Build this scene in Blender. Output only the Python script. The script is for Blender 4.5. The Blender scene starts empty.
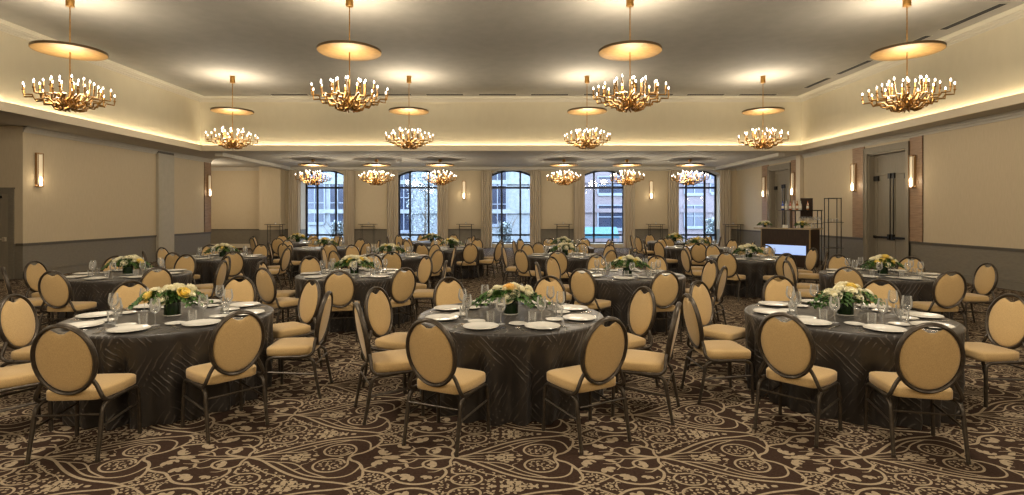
import bpy, math, random
import numpy as np
from mathutils import Vector, Matrix

R = random.Random(11)
sc = bpy.context.scene
COL = sc.collection
PI = math.pi
F = 545.0          # focal length in pixels of the 1024 px wide frame
EYE = 1.74

# ------------------------------------------------------------------ materials
def mat(name, col=(.5, .5, .5), rough=.6, metal=0., emit=None, estr=0., sheen=0., spec=None):
    m = bpy.data.materials.new(name); m.use_nodes = True
    p = m.node_tree.nodes['Principled BSDF']
    p.inputs['Base Color'].default_value = (*col, 1)
    p.inputs['Roughness'].default_value = rough
    p.inputs['Metallic'].default_value = metal
    if spec is not None: p.inputs['Specular IOR Level'].default_value = spec
    if sheen: p.inputs['Sheen Weight'].default_value = sheen
    if emit:
        p.inputs['Emission Color'].default_value = (*emit, 1)
        p.inputs['Emission Strength'].default_value = estr
    return m

def nd(m, t, **kw):
    n = m.node_tree.nodes.new(t)
    for k, v in kw.items(): setattr(n, k, v)
    return n

def lk(m, a, b): m.node_tree.links.new(a, b)

def vary(m, c1, c2, scale=40., stretch=(1, 1, 1), detail=3., bump=0., coord='Object', lo=.35, hi=.65):
    """noise mixes two colours of the surface itself, with an optional bump"""
    p = m.node_tree.nodes['Principled BSDF']
    tc = nd(m, 'ShaderNodeTexCoord'); mp = nd(m, 'ShaderNodeMapping')
    mp.inputs['Scale'].default_value = stretch
    no = nd(m, 'ShaderNodeTexNoise')
    no.inputs['Scale'].default_value = scale; no.inputs['Detail'].default_value = detail
    cr = nd(m, 'ShaderNodeValToRGB')
    cr.color_ramp.elements[0].position = lo; cr.color_ramp.elements[1].position = hi
    cr.color_ramp.elements[0].color = (*c1, 1); cr.color_ramp.elements[1].color = (*c2, 1)
    lk(m, tc.outputs[coord], mp.inputs['Vector']); lk(m, mp.outputs['Vector'], no.inputs['Vector'])
    lk(m, no.outputs['Fac'], cr.inputs['Fac']); lk(m, cr.outputs['Color'], p.inputs['Base Color'])
    if bump:
        b = nd(m, 'ShaderNodeBump'); b.inputs['Strength'].default_value = bump; b.inputs['Distance'].default_value = .01
        lk(m, no.outputs['Fac'], b.inputs['Height']); lk(m, b.outputs['Normal'], p.inputs['Normal'])
    return m

M = {}
M['fabric'] = vary(mat('seat_fabric', rough=.75, sheen=.25), (.47, .312, .130), (.57, .388, .172), 260., (1, 1, .35), 2., .15)
M['frame'] = vary(mat('bronze_frame', rough=.38, metal=.55), (.050, .040, .030), (.078, .062, .046), 30.)
M['glide'] = mat('black_glide', (.015, .015, .015), .5)
M['porcelain'] = mat('porcelain', (.66, .635, .575), .18)
M['steel'] = mat('cutlery_steel', (.75, .72, .66), .22, 1.)
M['gold'] = vary(mat('brass_gold', rough=.30, metal=.9), (.24, .125, .032), (.34, .185, .052), 18.)
M['gold_leaf'] = vary(mat('gold_leaf_disc', rough=.6, metal=.25), (.25, .14, .040), (.32, .185, .056), 9., (1, 1, 1), 6., .05)
M['gold_dark'] = mat('dark_brass_edge', (.10, .06, .022), .5, .3)
M['bulb'] = mat('candle_bulb', (1, .9, .8), .3, 0, (1., .88, .72), 7.)
M['wall'] = vary(mat('cream_wallcovering', rough=.85), (.50, .41, .277), (.54, .445, .305), 12., (6, 6, .4), 4., .03)
M['wallup'] = vary(mat('cream_tray_wall', rough=.9), (.43, .375, .265), (.445, .39, .275), 4., (1, 1, .5))
M['wainscot'] = vary(mat('taupe_wainscot', rough=.55), (.165, .142, .105), (.19, .165, .122), 9., (1, 1, 4))
M['rail'] = mat('dark_chair_rail', (.085, .07, .05), .5)
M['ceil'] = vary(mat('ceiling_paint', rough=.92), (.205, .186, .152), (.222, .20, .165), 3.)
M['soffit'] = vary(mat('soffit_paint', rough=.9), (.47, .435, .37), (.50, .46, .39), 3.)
M['trim'] = mat('painted_trim', (.56, .48, .35), .6)
M['pilaster'] = vary(mat('grey_pilaster', rough=.7), (.40, .36, .28), (.43, .385, .30), 5.)
M['doorp'] = vary(mat('taupe_door_paint', rough=.5), (.21, .18, .13), (.235, .20, .145), 6., (4, 4, .4))
M['black'] = mat('black_metal', (.012, .011, .010), .4, .5)
M['crown'] = mat('tray_crown_paint', (.42, .38, .30), .8)
M['darksteel'] = mat('dark_grey_metal', (.055, .05, .045), .4, .6)
M['petal'] = vary(mat('cream_petal', rough=.6, sheen=.2), (.82, .76, .52), (.90, .86, .68), 30.)
M['petal_y'] = vary(mat('yellow_petal', rough=.6), (.85, .62, .10), (.88, .74, .28), 30.)
M['petal_o'] = vary(mat('peach_petal', rough=.6), (.84, .50, .14), (.88, .66, .25), 30.)
M['leaf'] = vary(mat('green_leaf', rough=.5), (.022, .070, .010), (.075, .15, .025), 14.)
M['vase'] = mat('dark_leaf_vase', (.012, .030, .008), .08)
M['vase_base'] = mat('clear_vase_foot', (.55, .55, .48), .1)
M['curtain'] = vary(mat('beige_drape', rough=.85, sheen=.3), (.42, .35, .255), (.50, .42, .31), 5., (3, 3, .15))
M['mullion'] = mat('dark_window_frame', (.012, .013, .018), .45, .3)
M['sconce_glass'] = mat('sconce_glass', (.28, .25, .19), .4, 0, (1., .74, .42), .42)
M['sconce_lamp'] = mat('sconce_lamp', (1, .95, .85), .4, 0, (1., .82, .58), 6.)
M['bronze'] = mat('sconce_bronze', (.26, .15, .06), .35, .8)
M['cove'] = mat('cove_led', (1, 1, 1), .5, 0, (1., .88, .66), 42.)
M['barwood'] = vary(mat('dark_espresso_wood', rough=.35), (.020, .011, .007), (.045, .024, .014), 7., (8, 8, .6), 5.)
M['barcoun'] = mat('bar_counter_stone', (.40, .31, .20), .15)
M['bartrim'] = mat('bar_edge_brass', (.36, .25, .12), .35, .6)
M['barlit'] = mat('backlit_bar_panel', (.5, .6, .8), .4, 0, (.36, .55, 1.), .62)
M['linen'] = vary(mat('white_linen', rough=.8), (.72, .70, .64), (.80, .78, .72), 50.)
M['stone'] = vary(mat('pale_limestone', rough=.9), (.125, .13, .125), (.165, .17, .165), 4.)
M['winblue'] = mat('dark_building_glass', (.012, .016, .03), .2)
M['winframe'] = mat('building_window_frame', (.12, .13, .15), .6)
M['street'] = vary(mat('grey_street', rough=.95), (.10, .10, .11), (.14, .14, .15), 3.)
M['bark'] = mat('tree_bark', (.10, .08, .06), .9)
M['paleleaf'] = vary(mat('pale_tree_leaf', rough=.7), (.10, .12, .11), (.27, .30, .29), 5.)
M['awning'] = mat('turquoise_awning', (.02, .07, .09), .7)
M['slot'] = mat('dark_vent_slot', (.012, .010, .008), .8)
M['ventframe'] = mat('vent_frame', (.30, .27, .21), .6)

def wood_planks():
    m = mat('warm_wood_panel', rough=.5)
    p = m.node_tree.nodes['Principled BSDF']
    tc = nd(m, 'ShaderNodeTexCoord'); mp = nd(m, 'ShaderNodeMapping')
    mp.inputs['Scale'].default_value = (1, 1, 9)
    no = nd(m, 'ShaderNodeTexNoise'); no.inputs['Scale'].default_value = 3.; no.inputs['Detail'].default_value = 6.
    cr = nd(m, 'ShaderNodeValToRGB')
    cr.color_ramp.elements[0].color = (.225, .135, .07, 1); cr.color_ramp.elements[1].color = (.33, .205, .115, 1)
    cr.color_ramp.elements[0].position = .3; cr.color_ramp.elements[1].position = .7
    lk(m, tc.outputs['Object'], mp.inputs['Vector']); lk(m, mp.outputs['Vector'], no.inputs['Vector'])
    lk(m, no.outputs['Fac'], cr.inputs['Fac']); lk(m, cr.outputs['Color'], p.inputs['Base Color'])
    return m
M['wood'] = wood_planks()

def brick():
    m = mat('pink_grey_brick', rough=.9)
    p = m.node_tree.nodes['Principled BSDF']
    tc = nd(m, 'ShaderNodeTexCoord'); mp = nd(m, 'ShaderNodeMapping')
    mp.inputs['Rotation'].default_value = (PI/2, 0, 0)
    br = nd(m, 'ShaderNodeTexBrick'); br.inputs['Scale'].default_value = 3.
    br.inputs['Color1'].default_value = (.095, .07, .068, 1); br.inputs['Color2'].default_value = (.12, .09, .086, 1)
    br.inputs['Mortar'].default_value = (.14, .125, .12, 1)
    lk(m, tc.outputs['Object'], mp.inputs['Vector']); lk(m, mp.outputs['Vector'], br.inputs['Vector'])
    lk(m, br.outputs['Color'], p.inputs['Base Color'])
    return m
M['brick'] = brick()

def clear_glass(name, tint=(1, 1, 1), refl=1.0, rough=.0, base=.0, painted_glint=0.):
    m = bpy.data.materials.new(name); m.use_nodes = True
    nt = m.node_tree; nt.nodes.clear()
    out = nt.nodes.new('ShaderNodeOutputMaterial'); mx = nt.nodes.new('ShaderNodeMixShader')
    tr = nt.nodes.new('ShaderNodeBsdfTransparent'); gl = nt.nodes.new('ShaderNodeBsdfGlossy')
    fr = nt.nodes.new('ShaderNodeFresnel'); fr.inputs['IOR'].default_value = 1.5
    mul = nt.nodes.new('ShaderNodeMath'); mul.operation = 'MULTIPLY_ADD'
    mul.inputs[1].default_value = refl; mul.inputs[2].default_value = base; mul.use_clamp = True
    tr.inputs['Color'].default_value = (*tint, 1); gl.inputs['Roughness'].default_value = rough
    nt.links.new(fr.outputs[0], mul.inputs[0]); nt.links.new(mul.outputs[0], mx.inputs[0])
    surf = gl.outputs[0]
    if painted_glint:  # white diffuse mixed in stands for bright reflections along the glass edges
        df = nt.nodes.new('ShaderNodeBsdfDiffuse'); df.inputs['Color'].default_value = (.9, .9, .88, 1)
        m2 = nt.nodes.new('ShaderNodeMixShader'); m2.inputs[0].default_value = painted_glint
        nt.links.new(gl.outputs[0], m2.inputs[1]); nt.links.new(df.outputs[0], m2.inputs[2]); surf = m2.outputs[0]
    nt.links.new(tr.outputs[0], mx.inputs[1]); nt.links.new(surf, mx.inputs[2])
    nt.links.new(mx.outputs[0], out.inputs['Surface'])
    return m
M['glass'] = clear_glass('stemware_glass', (.99, .99, .985), .8, .10, .05, .55)
M['pane'] = clear_glass('window_pane', (.93, .96, 1.), .45)
M['bluebottle'] = mat('blue_bottle_glass', (.02, .06, .35), .08)
M['clearbottle'] = mat('pale_bottle_glass', (.55, .55, .50), .08)
M['amberbottle'] = mat('amber_bottle_glass', (.35, .13, .03), .08)
M['redbottle'] = mat('reddish_bottle_glass', (.38, .07, .04), .08)
M['label'] = mat('paper_label', (.70, .66, .55), .7)

def cloth_mat():
    m = mat('crushed_charcoal_cloth', rough=.36, sheen=.08)
    p = m.node_tree.nodes['Principled BSDF']
    tc = nd(m, 'ShaderNodeTexCoord')
    uv = tc.outputs['UV']
    def wave(rot, scale, dist):
        mp = nd(m, 'ShaderNodeMapping'); mp.inputs['Rotation'].default_value = (0, 0, rot)
        lk(m, uv, mp.inputs['Vector'])
        w = nd(m, 'ShaderNodeTexWave'); w.inputs['Scale'].default_value = scale
        w.inputs['Distortion'].default_value = dist; w.inputs['Detail'].default_value = 2.; w.inputs['Detail Scale'].default_value = 1.3
        lk(m, mp.outputs['Vector'], w.inputs['Vector']); return w.outputs['Fac']
    a, b = wave(.80, 7.5, 2.6), wave(-.50, 6.6, 3.0)
    n2 = nd(m, 'ShaderNodeTexNoise'); n2.inputs['Scale'].default_value = 3.2; n2.inputs['Detail'].default_value = 1.; lk(m, uv, n2.inputs['Vector'])
    st = nd(m, 'ShaderNodeMapRange'); st.inputs['From Min'].default_value = .46; st.inputs['From Max'].default_value = .54; lk(m, n2.outputs['Fac'], st.inputs['Value'])
    mx = nd(m, 'ShaderNodeMix'); lk(m, st.outputs['Result'], mx.inputs[0]); lk(m, a, mx.inputs[2]); lk(m, b, mx.inputs[3])
    pw = nd(m, 'ShaderNodeMath', operation='POWER'); pw.inputs[1].default_value = 9.; lk(m, mx.outputs[0], pw.inputs[0])
    no = nd(m, 'ShaderNodeTexNoise'); no.inputs['Scale'].default_value = 4.5; no.inputs['Detail'].default_value = 4.
    lk(m, uv, no.inputs['Vector'])
    ad = nd(m, 'ShaderNodeMath', operation='MULTIPLY'); rm = nd(m, 'ShaderNodeMapRange'); rm.inputs['From Min'].default_value = .42; rm.inputs['From Max'].default_value = .66; lk(m, no.outputs['Fac'], rm.inputs['Value'])
    lk(m, pw.outputs[0], ad.inputs[0]); lk(m, rm.outputs['Result'], ad.inputs[1])
    cr = nd(m, 'ShaderNodeValToRGB')
    cr.color_ramp.elements[0].position = .05; cr.color_ramp.elements[1].position = .62
    cr.color_ramp.elements[0].color = (.027, .0225, .0195, 1); cr.color_ramp.elements[1].color = (.088, .074, .063, 1)
    lk(m, ad.outputs[0], cr.inputs['Fac']); lk(m, cr.outputs['Color'], p.inputs['Base Color'])
    bm = nd(m, 'ShaderNodeBump'); bm.inputs['Strength'].default_value = .55; bm.inputs['Distance'].default_value = .012
    lk(m, ad.outputs[0], bm.inputs['Height']); lk(m, bm.outputs['Normal'], p.inputs['Normal'])
    return m
M['cloth'] = cloth_mat()

def carpet(name, c1, c2):
    m = vary(mat(name, rough=.95, spec=.1), c1, c2, 55., (1, 1, 1), 4., .35, 'Object', .3, .7)
    return m
M['carpet'] = carpet('carpet_brown_pile', (.034, .019, .013), (.054, .032, .022))
M['carpet_line'] = carpet('carpet_cream_pile', (.29, .225, .15), (.40, .32, .22))

# ------------------------------------------------------------------ mesh builder
class MB:
    def __init__(s): s.v = []; s.f = []; s.m = []; s.mi = 0
    def add(s, vs, fs):
        o = len(s.v); s.v.extend(tuple(p) for p in vs)
        for q in fs: s.f.append(tuple(o + i for i in q)); s.m.append(s.mi)
        return s
    def box(s, x0, x1, y0, y1, z0, z1):
        return s.add([(x0, y0, z0), (x1, y0, z0), (x1, y1, z0), (x0, y1, z0), (x0, y0, z1), (x1, y0, z1), (x1, y1, z1), (x0, y1, z1)],
                     [(3, 2, 1, 0), (4, 5, 6, 7), (0, 1, 5, 4), (1, 2, 6, 5), (2, 3, 7, 6), (3, 0, 4, 7)])
    def tube(s, pts, r, n=8, ry=None, cap=True, up=None):
        """sweep of an ellipse (r across, ry along the 'up' side) on a polyline; r may be a list"""
        P = [Vector(p) for p in pts]; N = len(P)
        rs = r if isinstance(r, (list, tuple)) else [r] * N
        vs = []; prev = None
        for i in range(N):
            t = (P[min(i + 1, N - 1)] - P[max(i - 1, 0)]).normalized()
            if up is not None:
                u = Vector(up); a = u - t * u.dot(t)
                a = a.normalized() if a.length > 1e-6 else t.orthogonal().normalized()
            elif prev is None: a = t.orthogonal().normalized()
            else:
                a = prev - t * prev.dot(t)
                a = a.normalized() if a.length > 1e-6 else t.orthogonal().normalized()
            prev = a; b = t.cross(a)
            for k in range(n):
                w = 2 * PI * k / n
                vs.append(P[i] + a * (math.cos(w) * (ry if ry else rs[i])) + b * (math.sin(w) * rs[i]))
        fs = [(i * n + k, i * n + (k + 1) % n, (i + 1) * n + (k + 1) % n, (i + 1) * n + k) for i in range(N - 1) for k in range(n)]
        if cap: fs += [tuple(range(n - 1, -1, -1)), tuple((N - 1) * n + k for k in range(n))]
        return s.add(vs, fs)
    def ring(s, pts, rin, rdep, axis, n=8):
        """closed tube on pts; rin in the plane of the ring, rdep along axis"""
        P = [Vector(p) for p in pts]; N = len(P); ax = Vector(axis).normalized(); vs = []
        for i in range(N):
            t = (P[(i + 1) % N] - P[i - 1]).normalized(); b = t.cross(ax).normalized()
            for k in range(n):
                w = 2 * PI * k / n
                vs.append(P[i] + ax * (math.cos(w) * rdep) + b * (math.sin(w) * rin))
        fs = [(i * n + k, i * n + (k + 1) % n, ((i + 1) % N) * n + (k + 1) % n, ((i + 1) % N) * n + k) for i in range(N) for k in range(n)]
        return s.add(vs, fs)
    def lathe(s, prof, n=20, c=(0, 0, 0), cap=True):
        vs = [(c[0] + r * math.cos(2 * PI * k / n), c[1] + r * math.sin(2 * PI * k / n), c[2] + z) for r, z in prof for k in range(n)]
        N = len(prof)
        fs = [(i * n + k, i * n + (k + 1) % n, (i + 1) * n + (k + 1) % n, (i + 1) * n + k) for i in range(N - 1) for k in range(n)]
        if cap:
            if prof[0][0] > 1e-4: fs.append(tuple(range(n - 1, -1, -1)))
            if prof[-1][0] > 1e-4: fs.append(tuple((N - 1) * n + k for k in range(n)))
        return s.add(vs, fs)
    def loops(s, rings, cap=True):
        """bridge rings of equal length"""
        n = len(rings[0]); vs = [p for r in rings for p in r]
        fs = [(i * n + k, i * n + (k + 1) % n, (i + 1) * n + (k + 1) % n, (i + 1) * n + k) for i in range(len(rings) - 1) for k in range(n)]
        if cap: fs += [tuple(range(n - 1, -1, -1)), tuple((len(rings) - 1) * n + k for k in range(n))]
        return s.add(vs, fs)
    def mesh(s, name, mats, smooth=True, angle=40):
        me = bpy.data.meshes.new(name); me.from_pydata(s.v, [], s.f); me.update()
        for m in (mats if isinstance(mats, (list, tuple)) else [mats]): me.materials.append(m)
        if len(me.materials) > 1: me.polygons.foreach_set('material_index', s.m)
        if smooth:
            me.polygons.foreach_set('use_smooth', [True] * len(me.polygons))
            try: me.set_sharp_from_angle(angle=math.radians(angle))
            except Exception: pass
        return me

def link(name, me, parent=None, loc=None):
    o = bpy.data.objects.new(name, me); COL.objects.link(o)
    if parent is not None: o.parent = parent
    if loc is not None: o.location = loc
    return o

def tag(o, label, cat, group=None, kind=None):
    o['label'] = label; o['category'] = cat
    if group: o['group'] = group
    if kind: o['kind'] = kind
    return o

def thing(name, loc, rz=0):
    o = bpy.data.objects.new(name, None); COL.objects.link(o)
    o.location = loc; o.rotation_euler = (0, 0, rz); o.empty_display_size = .1
    return o

def struct(name, mb, mats, smooth=False, label=None):
    o = link(name, mb.mesh(name, mats, smooth)); o['kind'] = 'structure'
    if label: o['label'] = label
    return o

def box_struct(name, m, *b, label=None): return struct(name, MB().box(*b), m, label=label)

def kids(o): return KIDS.get(o.name, [])
KIDS = {}
def part(name, me, parent, loc=None):
    o = link(name, me, parent, loc); KIDS.setdefault(parent.name, []).append(o); return o

def dup(o, parent=None):
    c = o.copy(); COL.objects.link(c)
    if parent is not None: c.parent = parent; KIDS.setdefault(parent.name, []).append(c)
    for ch in list(kids(o)): dup(ch, c)
    return c

def crom(pts, per=6, closed=False):
    P = [np.array(p, float) for p in pts]; n = len(P); out = []
    rng = range(n) if closed else range(n - 1)
    for i in rng:
        g = (lambda j: P[j % n]) if closed else (lambda j: P[min(max(j, 0), n - 1)])
        p0, p1, p2, p3 = g(i - 1), g(i), g(i + 1), g(i + 2)
        for k in range(per):
            t = k / per
            out.append(.5 * (2 * p1 + (p2 - p0) * t + (2 * p0 - 5 * p1 + 4 * p2 - p3) * t * t + (3 * p1 - p0 - 3 * p2 + p3) * t ** 3))
    if not closed: out.append(P[-1])
    return out

# ------------------------------------------------------------------ room shell
XL, XR = -12.9, 11.4           # side walls
YB = 27.5                      # back wall
ZS = 4.05                      # soffit underside
ZC = 6.02                      # tray ceiling
TXL, TXR, TY = -11.4, 10.65, 20.1   # tray opening
Y0 = -5.0
RAIL = .93

# --- carpet: plain pile plus the woven cream scrollwork, one mesh
P_U, P_V = 1.46, .82
def carpet_mesh():
    rib, blobs = [], []      # ribbons: (points, width); blobs: (u, v, ru, rv, angle)
    def line(pts, w, per=5, taper=False): rib.append((crom(pts, per), w, taper))
    def blob(u, v, a, b, ang=0): blobs.append((u, v, a, b, ang))
    def trefoil(u, v, s, ang):
        for d in (-.9, 0, .9):
            blob(u + math.cos(ang + d) * s * .62, v + math.sin(ang + d) * s * .5, s * .55, s * .34, ang + d)
    # heart of two lobes round the axis, from the junction at .306 to the one at 1.05
    line([(.306, 0), (.335, .045), (.385, .075), (.425, .125), (.455, .185), (.52, .215), (.60, .235), (.66, .29), (.73, .355), (.83, .385), (.93, .365), (1.00, .305), (1.025, .225), (1.00, .165)], .021)
    line([(1.05, 0), (1.035, .06), (1.04, .12), (1.00, .165), (.93, .175), (.865, .14), (.85, .085), (.89, .045), (.97, .02), (1.05, 0)], .019)
    line([(.455, .185), (.50, .145), (.535, .15)], .014, taper=True)
    line([(1.05, 0), (.97, .010), (.88, .022), (.80, .020), (.70, .035), (.60, .03)], .015, taper=True)
    line([(.80, .02), (.76, .075), (.70, .10), (.64, .095)], .013, taper=True)
    line([(.86, .14), (.80, .165), (.755, .15), (.72, .19)], .014, taper=True)
    line([(1.0, .165), (.95, .215), (.90, .22)], .013, taper=True)
    line([(.66, .29), (.70, .255), (.73, .265)], .012, taper=True)
    trefoil(.50, .075, .062, .4); trefoil(.64, .165, .066, .9); trefoil(.80, .275, .072, 2.4); trefoil(.945, .105, .060, 3.0); trefoil(.91, .275, .045, 1.9)
    blob(.60, .0, .075, .030); blob(.51, .0, .030, .022); blob(.70, .055, .045, .018, .5); blob(.74, .125, .03, .014, 1.2); blob(.575, .055, .03, .014, .8)
    # leaf between the junctions -.41 and .306
    line([(-.41, 0), (-.30, .045), (-.21, .115), (-.08, .215), (.04, .285), (.17, .335), (.31, .362), (.40, .385), (.46, .41)], .020)
    line([(-.28, .06), (-.19, .075), (-.09, .14), (.02, .222), (.12, .275), (.25, .30), (.345, .285), (.40, .23), (.425, .125)], .014)
    line([(-.19, .075), (-.07, .088), (.01, .14), (.07, .20), (.14, .245), (.25, .30)], .012)
    line([(-.02, .195), (.02, .16), (.01, .115), (.05, .085)], .011, taper=True)
    line([(.306, 0), (.315, .06), (.325, .11), (.305, .17), (.25, .215), (.17, .215), (.11, .17), (.095, .105), (.13, .045), (.20, .022), (.27, .04), (.306, .09)], .016)
    line([(-.41, 0), (-.30, .016), (-.19, .022)], .013, taper=True)
    for (u, v, a) in ((-.08, .0, .045), (-.01, .036, .032), (-.14, .026, .026), (.01, 0, .026), (.06, .03, .024), (-.06, .05, .024), (-.03, .07, .02), (.25, .0, .02)):
        blob(u, v, a, a * .55)
    # the ground between two axes
    line([(.40, .385), (.455, .345), (.475, .28), (.455, .185)], .018)
    line([(.46, .41), (.53, .385), (.60, .34), (.66, .29)], .013)
    line([(-.385, .07), (-.33, .13), (-.25, .185), (-.18, .235), (-.10, .27), (-.02, .335), (.03, .38)], .013, taper=True)
    line([(-.40, .16), (-.395, .225), (-.345, .245), (-.27, .24), (-.205, .275), (-.19, .335), (-.23, .385), (-.31, .395), (-.375, .36), (-.39, .30), (-.345, .245)], .015)
    for k in range(6):
        w = k * PI / 3
        blob(.02 + .055 * math.cos(w), .41 - .05 * abs(math.sin(w)), .030, .015, -w)
    blob(.14, .408, .035, .012); blob(.22, .405, .022, .010); blob(-.12, .405, .03, .012)
    # tiny vine work: dots and commas in the paisley grounds
    rr = random.Random(5)
    def outl(u): return .02 + .345 * min(1, (u + .41) / .58) ** .85
    def inside(u, v):
        if ((u + .29) / .075) ** 2 + ((v - .32) / .058) ** 2 < 1: return True
        if ((u - .21) / .085) ** 2 + ((v - .118) / .075) ** 2 < 1: return True
        if -.40 < u < .22 and v > outl(u) + .03 and v < .40 and ((u + .29) / .13) ** 2 + ((v - .32) / .105) ** 2 > 1: return True
        if .46 < u < .70 and v > .25 + .55 * max(0, u - .58) and v < .40 and not (u > .62 and v < .33): return True
        if .96 < u < 1.06 and .27 + .5 * max(0, 1.02 - u) < v < .40: return True
        return -.19 < u < .07 and .01 < v < .055
    spots = []
    for _ in range(5000):
        u, v = rr.uniform(-.41, 1.05), rr.uniform(.012, .40)
        if not inside(u, v) or any((u - a) ** 2 + (v - b) ** 2 < .0285 ** 2 for a, b in spots): continue
        spots.append((u, v))
        if rr.random() < .5: blob(u, v, .015, .0095, rr.uniform(0, PI))
        else:
            a0, sg = rr.uniform(0, 2 * PI), rr.choice((-1, 1))
            line([(u + .016 * math.cos(a0 + sg * t), v + .016 * math.sin(a0 + sg * t)) for t in (0, .9, 1.8, 2.8)], .0095, 3)
    V, Q, Zs = [], [], []
    def ribbon(pts, w, taper, mir):
        n = len(pts); o = len(V)
        for i, p in enumerate(pts):
            t = pts[min(i + 1, n - 1)] - pts[max(i - 1, 0)]; t = t / (np.linalg.norm(t) + 1e-9)
            ww = w * .5 * (1.15 - .75 * i / (n - 1) if taper else 1)
            for sg in (-1, 1):
                q = p + sg * ww * np.array([-t[1], t[0]])
                V.append((q[0], -q[1] if mir else q[1])); Zs.append(lev[0])
        for i in range(n - 1):
            a = o + 2 * i; Q.append((a, a + 1, a + 3, a + 2) if mir else (a, a + 2, a + 3, a + 1))
    lev = [.0004]
    for mir in (False, True):
        for p, w, tp in rib: lev[0] += 2e-6; ribbon(p, w, tp, mir)
        for (u, v, a, b, g) in blobs:
            if mir and v == 0: continue
            lev[0] += 2e-6; o = len(V)
            for k in range(8):
                x, y = a * math.cos(k * PI / 4), b * math.sin(k * PI / 4)
                xx, yy = u + x * math.cos(g) - y * math.sin(g), v + x * math.sin(g) + y * math.cos(g)
                V.append((xx, -yy if mir else yy)); Zs.append(lev[0])
            r = [o + k for k in range(8)]
            for q in ((0, 1, 2, 3), (0, 3, 4, 7), (4, 5, 6, 7)):
                q = [r[i] for i in q]; Q.append(tuple(q[::-1]) if mir else tuple(q))
    V = np.array(V); Q = np.array(Q)
    nx0, nx1 = -12, 9; ny0, ny1 = 2, 34
    offs = np.array([(i * P_U, j * P_V) for i in range(nx0, nx1) for j in range(ny0, ny1)])
    VV = (V[None] + offs[:, None]).reshape(-1, 2)
    QQ = (Q[None] + (np.arange(len(offs)) * len(V))[:, None, None]).reshape(-1, 4)
    cen = VV[QQ].mean(1)
    ylim = np.where(cen[:, 0] < -12.9, 14.2, YB - .3)
    ok = (cen[:, 0] > -17.5) & (cen[:, 0] < XR - .1) & (cen[:, 1] < ylim) & (cen[:, 1] > 1.6)
    QQ = QQ[ok]
    # the axis of the weave lies at y = 3.875 on the floor
    base = np.array([(-18, Y0, 0), (XR + .3, Y0, 0), (XR + .3, YB + .4, 0), (-18, YB + .4, 0)], float)
    v3 = np.concatenate([base, np.concatenate([VV, np.tile(np.array(Zs), len(offs))[:, None]], 1)])
    me = bpy.data.meshes.new('floor')
    nq = len(QQ) + 1
    me.vertices.add(len(v3)); me.vertices.foreach_set('co', v3.astype(np.float32).ravel())
    me.loops.add(nq * 4); me.polygons.add(nq)
    idx = np.concatenate([np.array([[0, 1, 2, 3]]), QQ + 4]).astype(np.int32)
    me.loops.foreach_set('vertex_index', idx.ravel())
    me.polygons.foreach_set('loop_start', np.arange(nq, dtype=np.int32) * 4)
    me.materials.append(M['carpet']); me.materials.append(M['carpet_line'])
    mi = np.ones(nq, dtype=np.int32); mi[0] = 0
    me.polygons.foreach_set('material_index', mi)
    me.update(calc_edges=True); me.validate()
    return me
fl = link('floor', carpet_mesh()); fl['kind'] = 'structure'; fl['label'] = 'brown carpet with a cream scrolling damask pattern'
# shift of the weave so its axis falls where the photograph has it
OFF_V = 3.884 - round(3.884 / P_V) * P_V
me = fl.data
co = np.empty(len(me.vertices) * 3, np.float32); me.vertices.foreach_get('co', co); co = co.reshape(-1, 3)
co[4:, 1] += OFF_V; me.vertices.foreach_set('co', co.ravel()); me.update()

# --- ceilings
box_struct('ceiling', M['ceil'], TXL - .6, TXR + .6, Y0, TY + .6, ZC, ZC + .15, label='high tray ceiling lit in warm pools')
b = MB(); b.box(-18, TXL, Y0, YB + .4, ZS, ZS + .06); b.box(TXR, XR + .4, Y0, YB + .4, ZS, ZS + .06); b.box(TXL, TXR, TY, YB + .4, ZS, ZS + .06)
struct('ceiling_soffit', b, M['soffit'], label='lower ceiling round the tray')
LG = .15
b = MB()
b.box(TXL - LG - .1, TXL - LG, Y0, TY + LG + .1, ZS + .06, ZC)
struct('wall_left_upper', b, M['wallup'])
b = MB(); b.box(TXR + LG, TXR + LG + .1, Y0, TY + LG + .1, ZS + .06, ZC); struct('wall_right_upper', b, M['wallup'])
b = MB(); b.box(TXL - LG, TXR + LG, TY + LG, TY + LG + .1, ZS + .06, ZC); struct('wall_back_upper', b, M['wallup'])
# fascia lip of the cove
b = MB()
b.box(TXL - .05, TXL + .004, Y0, TY + .05, ZS - .006, ZS + .20); b.box(TXR - .004, TXR + .05, Y0, TY + .05, ZS - .006, ZS + .20); b.box(TXL + .004, TXR - .004, TY - .004, TY + .05, ZS - .006, ZS + .20)
struct('trim_1', b, M['trim'], label='fascia of the lighting cove')
# crown moulding of the tray
def crown(name, segs, m):
    b = MB()
    for (x0, x1, y0, y1, z0, z1) in segs: b.box(x0, x1, y0, y1, z0, z1)
    return struct(name, b, m)
ux0, ux1, uy1 = TXL - LG, TXR + LG, TY + LG
segs = []
for d, h in ((.10, .035), (.06, .10), (.028, .15)):
    segs += [(ux0, ux0 + d, Y0, uy1, ZC - h, ZC), (ux1 - d, ux1, Y0, uy1, ZC - h, ZC), (ux0 + d, ux1 - d, uy1 - d, uy1, ZC - h, ZC)]
segs += [(ux0, ux0 + .34, Y0, uy1, ZC - .012, ZC), (ux1 - .34, ux1, Y0, uy1, ZC - .012, ZC), (ux0 + .34, ux1 - .34, uy1 - .34, uy1, ZC - .012, ZC)]
crown('trim_2', segs, M['crown'])
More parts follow.
